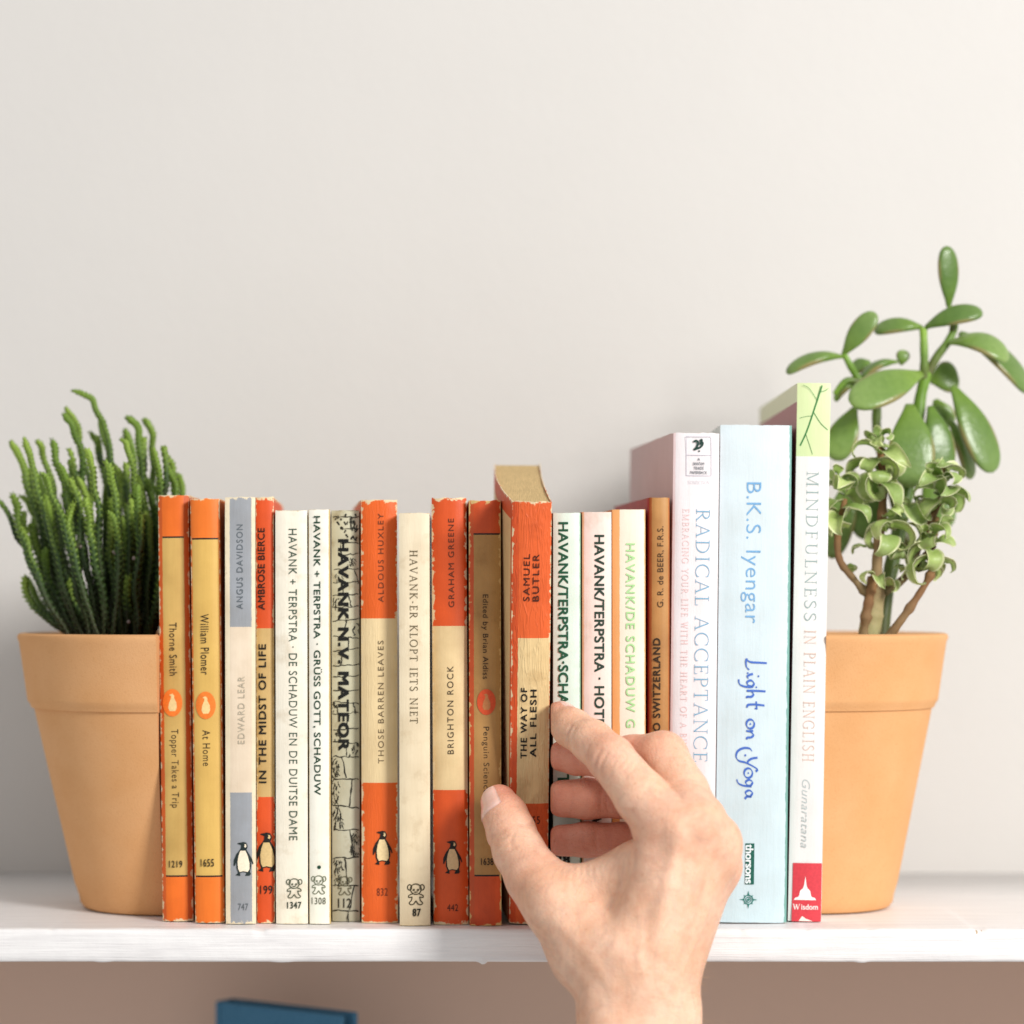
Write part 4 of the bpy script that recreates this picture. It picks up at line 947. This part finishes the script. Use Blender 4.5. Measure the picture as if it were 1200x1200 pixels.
# ------------------------------------------------------------------ the hand
TH = math.tan(TILT)
def A3(px, py, d): p = P(px, py, d); return np.array([p.x, p.y, p.z], dtype=np.float32)
def cone(p, a, b, r0, r1):
    ba = b - a; t = np.clip(((p[0] - a[0]) * ba[0] + (p[1] - a[1]) * ba[1] + (p[2] - a[2]) * ba[2]) / max(1e-12, float(ba @ ba)), 0, 1)
    dx = p[0] - a[0] - t * ba[0]; dy = p[1] - a[1] - t * ba[1]; dz = p[2] - a[2] - t * ba[2]
    return np.sqrt(dx * dx + dy * dy + dz * dz) - (r0 + (r1 - r0) * t)
def smin(a, b, k):
    h = np.clip(.5 + .5 * (b - a) / k, 0, 1); return b + (a - b) * h - k * h * (1 - h)
def smax(a, b, k): return -smin(-a, -b, k)
mm = .001
FING = {   # joints: px, py, depth, radius mm
    'index': [(782, 972, -.080, 11.2), (752, 934, -.073, 10.6), (716, 889, -.061, 9.3), (694, 869, -.050, 8.6), (670, 853, -.038, 7.9), (656, 843, -.028, 6.9), (650, 839, -.0235, 5.6)],
    'middle': [(816, 964, -.078, 11.2), (800, 928, -.064, 10.2), (777, 886, -.050, 9.9), (742, 887, -.040, 8.7), (706, 888, -.030, 8.0), (676, 887, -.022, 7.4), (660, 886, -.0185, 6.6)],
    'ring': [(836, 986, -.070, 10.8), (822, 960, -.052, 9.6), (800, 930, -.036, 9.2), (766, 934, -.028, 8.6), (728, 935, -.0225, 8.2), (688, 936, -.0200, 8.3), (660, 936, -.0185, 7.8)],
    'little': [(838, 1013, -.058, 10.0), (822, 1000, -.042, 8.6), (798, 985, -.029, 8.2), (764, 985, -.0235, 7.4), (728, 984, -.0205, 7.0), (688, 984, -.0185, 7.2), (658, 985, -.0175, 6.6)],
    'thumb': [(686, 1108, -.072, 14.2), (654, 1064, -.064, 12.8), (626, 1028, -.052, 11.6), (608, 998, -.042, 10.4), (599, 975, -.035, 9.9), (592, 956, -.029, 9.2), (585, 940, -.0245, 7.4)]}
def hand_sdf(p, bare=False):
    # palm: wrist, metacarpals, muscle masses
    d = cone(p, A3(738, 1400, -.085), A3(736, 1200, -.078), 21 * mm, 18 * mm)
    d = smin(d, cone(p, A3(764, 1400, -.080), A3(774, 1190, -.074), 20 * mm, 16.5 * mm), 12 * mm)
    d = smin(d, cone(p, A3(730, 1190, -.080), A3(722, 1140, -.078), 16 * mm, 17 * mm), 10 * mm)
    for (a, b, r0, r1) in (((732, 1150, -.082), (780, 976, -.083), 13, 10.6), ((752, 1155, -.082), (812, 970, -.081), 13, 10.6), ((768, 1155, -.076), (832, 992, -.073), 12.5, 10.2), ((776, 1155, -.068), (836, 1016, -.061), 12, 9.4), ((778, 1150, -.058), (826, 1032, -.050), 12, 9.5)):
        d = smin(d, cone(p, A3(*a), A3(*b), r0 * mm, r1 * mm), 9 * mm)
    d = smin(d, cone(p, A3(690, 1118, -.064), A3(752, 1020, -.066), 15 * mm, 11 * mm), 10 * mm)
    d = smin(d, cone(p, A3(704, 1090, -.046), A3(790, 1040, -.050), 13 * mm, 12 * mm), 10 * mm)
    web = cone(p, A3(648, 1052, -.058), A3(748, 1018, -.068), 9.5 * mm, 9.0 * mm)
    d = smin(d, web, 9 * mm)
    total = None; tipid = None
    for nm, J in FING.items():
        f = None
        for a, b in zip(J[:-1], J[1:]):
            c = cone(p, A3(*a[:3]), A3(*b[:3]), a[3] * mm, b[3] * mm)
            f = c if f is None else smin(f, c, 2.2 * mm)
        # contact with the book: pads flatten on its cover and spine
        if nm != 'thumb':
            f = smax(f, .01605 + .0 * p[0] - p[0], 1.5 * mm); f = smax(f, p[1] + .0100, 1.5 * mm)
        else: f = smax(f, p[1] + .0062 + p[2] * TH, 1.6 * mm)
        u = smin(d, f, (7 if nm != 'thumb' else 9) * mm)
        total = u if total is None else np.minimum(total, u)
    if bare: return total
    for pts, r, amp in RELIEF:
        for u, v in zip(pts[:-1], pts[1:]):
            q = cone(p, u, v, 0, 0); total = total - amp * mm * np.exp(-(q / (r * mm)) ** 2) / (1 if len(pts) == 2 else 1.15)
    return total
RELIEF = []
def on_skin(px):
    """where lines of sight through these picture points meet the bare form: landmarks for tendons, folds and bumps"""
    o = np.array([0, -D, CZ]); t = np.array([[X(a), 0, Z(b)] for a, b in px]) - o; t /= np.linalg.norm(t, axis=1)[:, None]; s_ = np.full(len(px), .90)
    for k in range(60):
        q = (o + t * s_[:, None]).astype(np.float32); s_ += hand_sdf([q[:, 0], q[:, 1], q[:, 2]], True) * .8
    return (o + t * s_[:, None]).astype(np.float32)
def relief(r, amp, *px):
    q = on_skin(px); ok = np.all(np.isfinite(q), axis=1) & (q[:, 1] < -.005); q = q[ok]      # drop landmarks that miss the hand
    if len(q) > 1: RELIEF.append((q, r, amp))
def hand_relief():
    # broad forms
    relief(9, 2.0, (706, 1104), (718, 1110)); relief(11, -2.8, (716, 1158), (740, 1184)); relief(10, -2.4, (762, 1000), (744, 1022)); relief(10, -1.8, (722, 1046), (746, 1074))
    relief(7, 1.8, (797, 966), (803, 962)); relief(6, 1.3, (826, 955), (830, 957)); relief(5, 1.2, (850, 990), (853, 996)); relief(6, 1.8, (857, 1014), (858, 1020))
    relief(6, 1.0, (636, 1040), (630, 1030)); relief(5, -.9, (815, 985), (808, 1005)); relief(4, -.7, (842, 1010), (836, 1030))
    # tendons and veins on the back of the hand
    relief(3.6, 1.2, (798, 980), (786, 1020), (776, 1070), (770, 1110)); relief(3.2, .8, (826, 975), (812, 1030), (796, 1090), (786, 1120)); relief(3, .6, (848, 1005), (830, 1060), (812, 1110))
    relief(1.5, .45, (690, 1060), (716, 1046), (740, 1052), (766, 1036)); relief(1.4, .4, (740, 1052), (752, 1086), (748, 1120), (756, 1150)); relief(1.3, .4, (818, 1040), (806, 1070), (812, 1105), (800, 1140)); relief(3, .7, (652, 1078), (690, 1118), (716, 1160))
    # folds
    for q in (((669, 851), (665, 861), (667, 873)), ((674, 853), (670, 863), (672, 876)), ((704, 879), (698, 890), (697, 902)), ((711, 883), (704, 895), (703, 908)), ((727, 962), (734, 968), (744, 968)), ((731, 988), (738, 984), (748, 986)), ((626, 965), (618, 968), (610, 966)), ((727, 948), (734, 952), (741, 950))): relief(.85, -.75, *q)
    for q in (((573, 987), (581, 979), (590, 974)), ((574, 993), (584, 985), (595, 979)), ((578, 998), (588, 991), (600, 986)), ((582, 1004), (593, 998), (604, 993)), ((604, 974), (598, 984), (600, 994)), ((706, 924), (703, 938), (706, 953)), ((712, 922), (710, 938), (713, 952)), ((700, 974), (697, 986), (700, 998)), ((690, 874), (688, 886), (690, 898)),
              ((627, 1092), (636, 1102), (650, 1108)), ((629, 1102), (640, 1113), (654, 1118)), ((632, 1112), (644, 1122), (656, 1126))): relief(.75, -.5, *q)
    for k in range(11):     # fan of fine folds on the thumb web
        x = 652 + k * 7; relief(.65, -.32, (x, 1014 + abs(k - 5) * .8), (x + (k - 5) * 1.1, 1026), (x + 3 + (k - 5) * 2.0, 1040 - (k % 3) * 5))
    rg = random.Random(2)
    for k in range(16):     # wrist and dorsal skin lines
        y = 1100 + k * 6 + rg.uniform(-2, 2); x = rg.uniform(690, 740); relief(.6, -.16, (x, y), (x + 25, y + rg.uniform(-1, 3)), (x + 55, y + 3), (x + rg.uniform(65, 85), y + 5))
    for k in range(6): y = 874 + k * 4; relief(.6, -.22, (768 + k * 3, y - 10 + k * 2), (778 + k * 2, y - 6), (792, y))      # middle knuckle
    for k in range(5): relief(.6, -.22, (729 + k * 5, 868 + k * 6), (722 + k * 5, 878 + k * 6), (716 + k * 4, 888 + k * 6))      # index knuckle
def surface_nets(f, org, h):
    s = f < 0; nx, ny, nz = f.shape
    cnt = np.zeros((nx - 1, ny - 1, nz - 1), np.uint8)
    offs = [(i, j, k) for i in (0, 1) for j in (0, 1) for k in (0, 1)]
    for i, j, k in offs: cnt += s[i:nx - 1 + i, j:ny - 1 + j, k:nz - 1 + k]
    I, J, K = np.nonzero((cnt > 0) & (cnt < 8)); idx = np.full(cnt.shape, -1, np.int64); idx[I, J, K] = np.arange(len(I))
    acc = np.zeros((len(I), 3)); n = np.zeros(len(I))
    for a in offs:
        for ax in range(3):
            if a[ax]: continue
            b = list(a); b[ax] = 1
            fa = f[I + a[0], J + a[1], K + a[2]]; fb = f[I + b[0], J + b[1], K + b[2]]; mk = (fa < 0) != (fb < 0)
            t = np.where(mk, fa / np.where(mk, fa - fb, 1), 0); q = np.tile(np.array(a, float), (len(I), 1)); q[:, ax] = t
            acc += np.where(mk[:, None], q, 0); n += mk
    V = (np.stack([I, J, K], 1) + acc / n[:, None]) * h + org
    Fs = []
    for ax in range(3):
        sl0 = [slice(None)] * 3; sl1 = [slice(None)] * 3; sl0[ax] = slice(0, -1); sl1[ax] = slice(1, None)
        df = s[tuple(sl0)] != s[tuple(sl1)]; G = np.stack(np.nonzero(df), 1); o1, o2 = [(1, 2), (2, 0), (0, 1)][ax]
        lim = [nx, ny, nz]; G = G[(G[:, o1] > 0) & (G[:, o2] > 0) & (G[:, o1] < lim[o1] - 1) & (G[:, o2] < lim[o2] - 1)]
        def cell(d1, d2):
            q = G.copy(); q[:, o1] -= d1; q[:, o2] -= d2; return idx[q[:, 0], q[:, 1], q[:, 2]]
        quad = np.stack([cell(1, 1), cell(0, 1), cell(0, 0), cell(1, 0)], 1); inside = s[G[:, 0], G[:, 1], G[:, 2]]
        quad[~inside] = quad[~inside][:, ::-1]; Fs.append(quad)
    return V, np.concatenate(Fs)
def skin_mat():
    m = NM('skin', .46, .38); o = m.coord(); red = m.n('ShaderNodeAttribute', attribute_name='flush_and_shade').outputs['Fac']
    n1 = m.noise(o, 55, 5); n2 = m.noise(o, 260, 4); n3 = m.noise(o, 1400, 3)
    c = m.mix(m.maprange(n1, .3, .7), lin((228, 178, 146)), lin((239, 199, 172)))
    c = m.mix(m.math('MULTIPLY', m.maprange(n2, .45, .75), .35), c, lin((210, 140, 110)))
    vn = m.noise(m.coord('Object', (1.4, 1.4, .6)), 42, 3, .5, 1.5); c = m.mix(m.math('MULTIPLY', m.math('SUBTRACT', 1.0, m.math('MULTIPLY', m.math('ABSOLUTE', m.math('SUBTRACT', vn, .5)), 22.0), clamp=True), .20), c, lin((176, 146, 132)))
    c = m.mix(m.math('MULTIPLY', m.maprange(m.noise(o, 700, 2), .66, .72), .35), c, lin((184, 116, 84)))
    c = m.mix(m.math('MULTIPLY', red, .9), c, lin((208, 112, 92)))
    m.color(c); m.b.inputs['Subsurface Weight'].default_value = .22; m.b.inputs['Subsurface Radius'].default_value = (.0045, .0016, .0008); m.b.inputs['Subsurface Scale'].default_value = 1.0
    vo = m.n('ShaderNodeTexVoronoi', feature='DISTANCE_TO_EDGE'); m.put(vo.inputs['Vector'], m.coord('Object', (1, 1, 1.9))); vo.inputs['Scale'].default_value = 620
    ln = m.noise(m.coord('Object', (.35, 1, 2.2)), 560, 4, .6, .6)
    h = m.math('ADD', m.math('MULTIPLY', m.math('MINIMUM', vo.outputs['Distance'], .25), 1.6), m.math('ADD', m.math('MULTIPLY', ln, .9), m.math('MULTIPLY', n3, .4)))
    m.bump(h, .5, .0005)
    m.rough(m.maprange(n2, .3, .7, .40, .56)); return m.m
def make_hand():
    hand_relief()
    h = .00070; lo = np.array([-.024, -.118, -.100], np.float32); hi = np.array([.106, -.006, .104], np.float32)
    n = np.ceil((hi - lo) / h).astype(int); ax = [lo[i] + h * np.arange(n[i], dtype=np.float32) for i in range(3)]
    blocks = []
    for k0 in range(0, n[2], 40):
        g = np.meshgrid(ax[0], ax[1], ax[2][k0:k0 + 40], indexing='ij'); blocks.append(hand_sdf(g, True).astype(np.float32))
    f = np.concatenate(blocks, 2); del blocks
    for pts, r, amp in RELIEF:      # add the relief only in the neighbourhood of each line
        a = np.clip(((pts.min(0) - 2.6 * r * mm - lo) / h).astype(int), 0, n); b = np.clip(((pts.max(0) + 2.6 * r * mm - lo) / h).astype(int) + 2, 0, n)
        if np.any(b <= a): continue
        sl = tuple(slice(a[i], b[i]) for i in range(3)); g = np.meshgrid(*[ax[i][sl[i]] for i in range(3)], indexing='ij'); acc = None
        for u, v in zip(pts[:-1], pts[1:]):
            q = cone(g, u, v, 0, 0); acc = q if acc is None else np.minimum(acc, q)
        f[sl] -= (amp * mm * np.exp(-(acc / (r * mm)) ** 2)).astype(np.float32)
    V, F = surface_nets(f, lo.astype(float), h)
    root = empty('hand', tuple(P(748, 1200, -.078))); tag(root, 'bare right hand reaching up from below and pulling out the tipped orange book', 'hand')
    o3 = np.array(root.location)
    ob = mesh('skin', V - o3, F, skin_mat(), root, smooth=True)
    fl = np.zeros(len(V)); X_ = [V[:, i] for i in range(3)]
    for nm, J in FING.items():
        for q, (r, amp) in ((6, (11, .95)), (5, (9, .5)), (2 if nm != 'thumb' else 4, (9, .5)), (0 if nm != 'thumb' else 2, (12, .35))):
            dd = cone(X_, A3(*J[q][:3]), A3(*J[q][:3]), 0, 0); fl = np.maximum(fl, amp * np.exp(-(dd / (r * mm * 1.1)) ** 2))
        if nm in ('middle', 'ring', 'little'):
            dd = cone(X_, A3(*J[3][:3]), A3(*J[6][:3]), 0, 0); fl = np.maximum(fl, .8 * np.exp(-(dd / (13 * mm)) ** 2))  # inner fingers: the red shade between them is painted into the skin colour
    at = ob.data.attributes.new('flush_and_shade', 'FLOAT', 'POINT'); at.data.foreach_set('value', fl.astype(np.float32))
    sm_ = ob.modifiers.new('soften', 'SMOOTH'); sm_.factor = .5; sm_.iterations = 1
    from mathutils.bvhtree import BVHTree
    bvh = BVHTree.FromPolygons([tuple(q) for q in V], [tuple(int(i) for i in q) for q in F])
    # finger nails: curved plates laid on the skin
    nm_ = NM('nail', .2, .5); nn = nm_.noise(nm_.coord(), 300, 3); nm_.color(nm_.mix(nm_.maprange(nn, .3, .7), lin((230, 184, 168)), lin((236, 196, 182)))); nm_.b.inputs['Subsurface Weight'].default_value = .15; nm_.b.inputs['Subsurface Radius'].default_value = (.002, .001, .0006)
    def nail(c, axis, normal, L, W):
        axis = Vector(axis).normalized(); normal = Vector(normal); normal = (normal - axis * normal.dot(axis)).normalized(); sd = axis.cross(normal); nu, nv = 12, 10
        pts = []; dirs = []
        for i in range(nu + 1):
            for j in range(nv + 1):
                u = -1 + 2 * i / nu; v = -1 + 2 * j / nv; wv = W * .5 * (1 - .10 * u * u - .35 * max(0, -u - .55) ** 2 * 4 - .3 * max(0, u - .6) ** 2 * 4)
                ang = v * .95; dr = (normal * math.cos(ang) + sd * math.sin(ang)).normalized()
                q = Vector(c) + axis * (u * L * .5 * (1 - .12 * v * v)) ; pts.append(q + dr * .016 ); dirs.append(-dr)
        Pp = np.array(pts, np.float32); Dr = np.array(dirs, np.float32)
        for k_ in range(len(Pp)):
            hit = bvh.ray_cast(Vector(Pp[k_]), Vector(Dr[k_]), .04)
            if hit[0] is not None: Pp[k_] = hit[0]
        out = Pp - Dr * .00042; inn = Pp + Dr * .0008
        # edges dip under the skin fold
        k = 0; VV = []
        for i in range(nu + 1):
            for j in range(nv + 1):
                e = 1 if (j in (0, nv) or i == 0) else 0; VV.append(out[k] + Dr[k] * (.0006 * e)); k += 1
        VV += list(inn); N = (nu + 1) * (nv + 1); FF = []
        for i in range(nu):
            for j in range(nv):
                a = i * (nv + 1) + j; FF.append((a, a + nv + 1, a + nv + 2, a + 1)); FF.append((a + N, a + 1 + N, a + nv + 2 + N, a + nv + 1 + N))
        rim = [i * (nv + 1) for i in range(nu + 1)] + [nu * (nv + 1) + j for j in range(1, nv + 1)] + [i * (nv + 1) + nv for i in range(nu - 1, -1, -1)] + list(range(nv - 1, 0, -1))
        for a, b in zip(rim, rim[1:] + rim[:1]): FF.append((a, b, b + N, a + N))
        mesh('fingernail', [Vector(q) - Vector(o3) for q in VV], FF, nm_.m, root, smooth=True)
    t5, t6 = P(593, 958, -.030), P(583, 934, -.0245)
    nail(P(586, 940, -.026), t6 - t5, (-.80, -.60, .05), .0125, .0115)
    i5, i6 = P(670, 853, -.038), P(650, 839, -.0235); nail(P(657, 844, -.029), i6 - i5, (.55, .45, .75), .0100, .0090)
    # a few fine hairs along the wrist
    hm = plain('hair', (190, 150, 110), .5); rg = random.Random(4); VV, FF = [], []
    for k in range(46):
        py = rg.uniform(1118, 1215); dirv = Vector((1, rg.uniform(-.9, .2), 0)).normalized(); c0 = P(770, py, -.074)
        hit = bvh.ray_cast(c0 + dirv * .06, -dirv, .06)[0]
        if hit is None: continue
        p = hit - Vector(o3); g = (dirv * rg.uniform(.5, 1) + Vector((0, rg.uniform(-.4, .4), rg.uniform(-.9, .5)))).normalized(); Lh = rg.uniform(.003, .007); b0 = len(VV); cv = Vector((0, rg.uniform(-.3, .3), rg.uniform(-1, .3)))
        for i in range(6):
            t = i / 5; c = p + g * Lh * t + cv * Lh * .5 * t * t - dirv * .0003; rr = .00004 * (1 - .8 * t)
            for a in range(3): VV.append(c + Vector((0, math.cos(a * 2.094), math.sin(a * 2.094))) * rr)
        for i in range(5):
            for a in range(3): x, y = b0 + i * 3 + a, b0 + i * 3 + (a + 1) % 3; FF.append((x, y, y + 3, x + 3))
    mesh('arm_hair', VV, FF, hm, root)['kind'] = 'stuff'
make_hand()
bpy.context.view_layer.update()
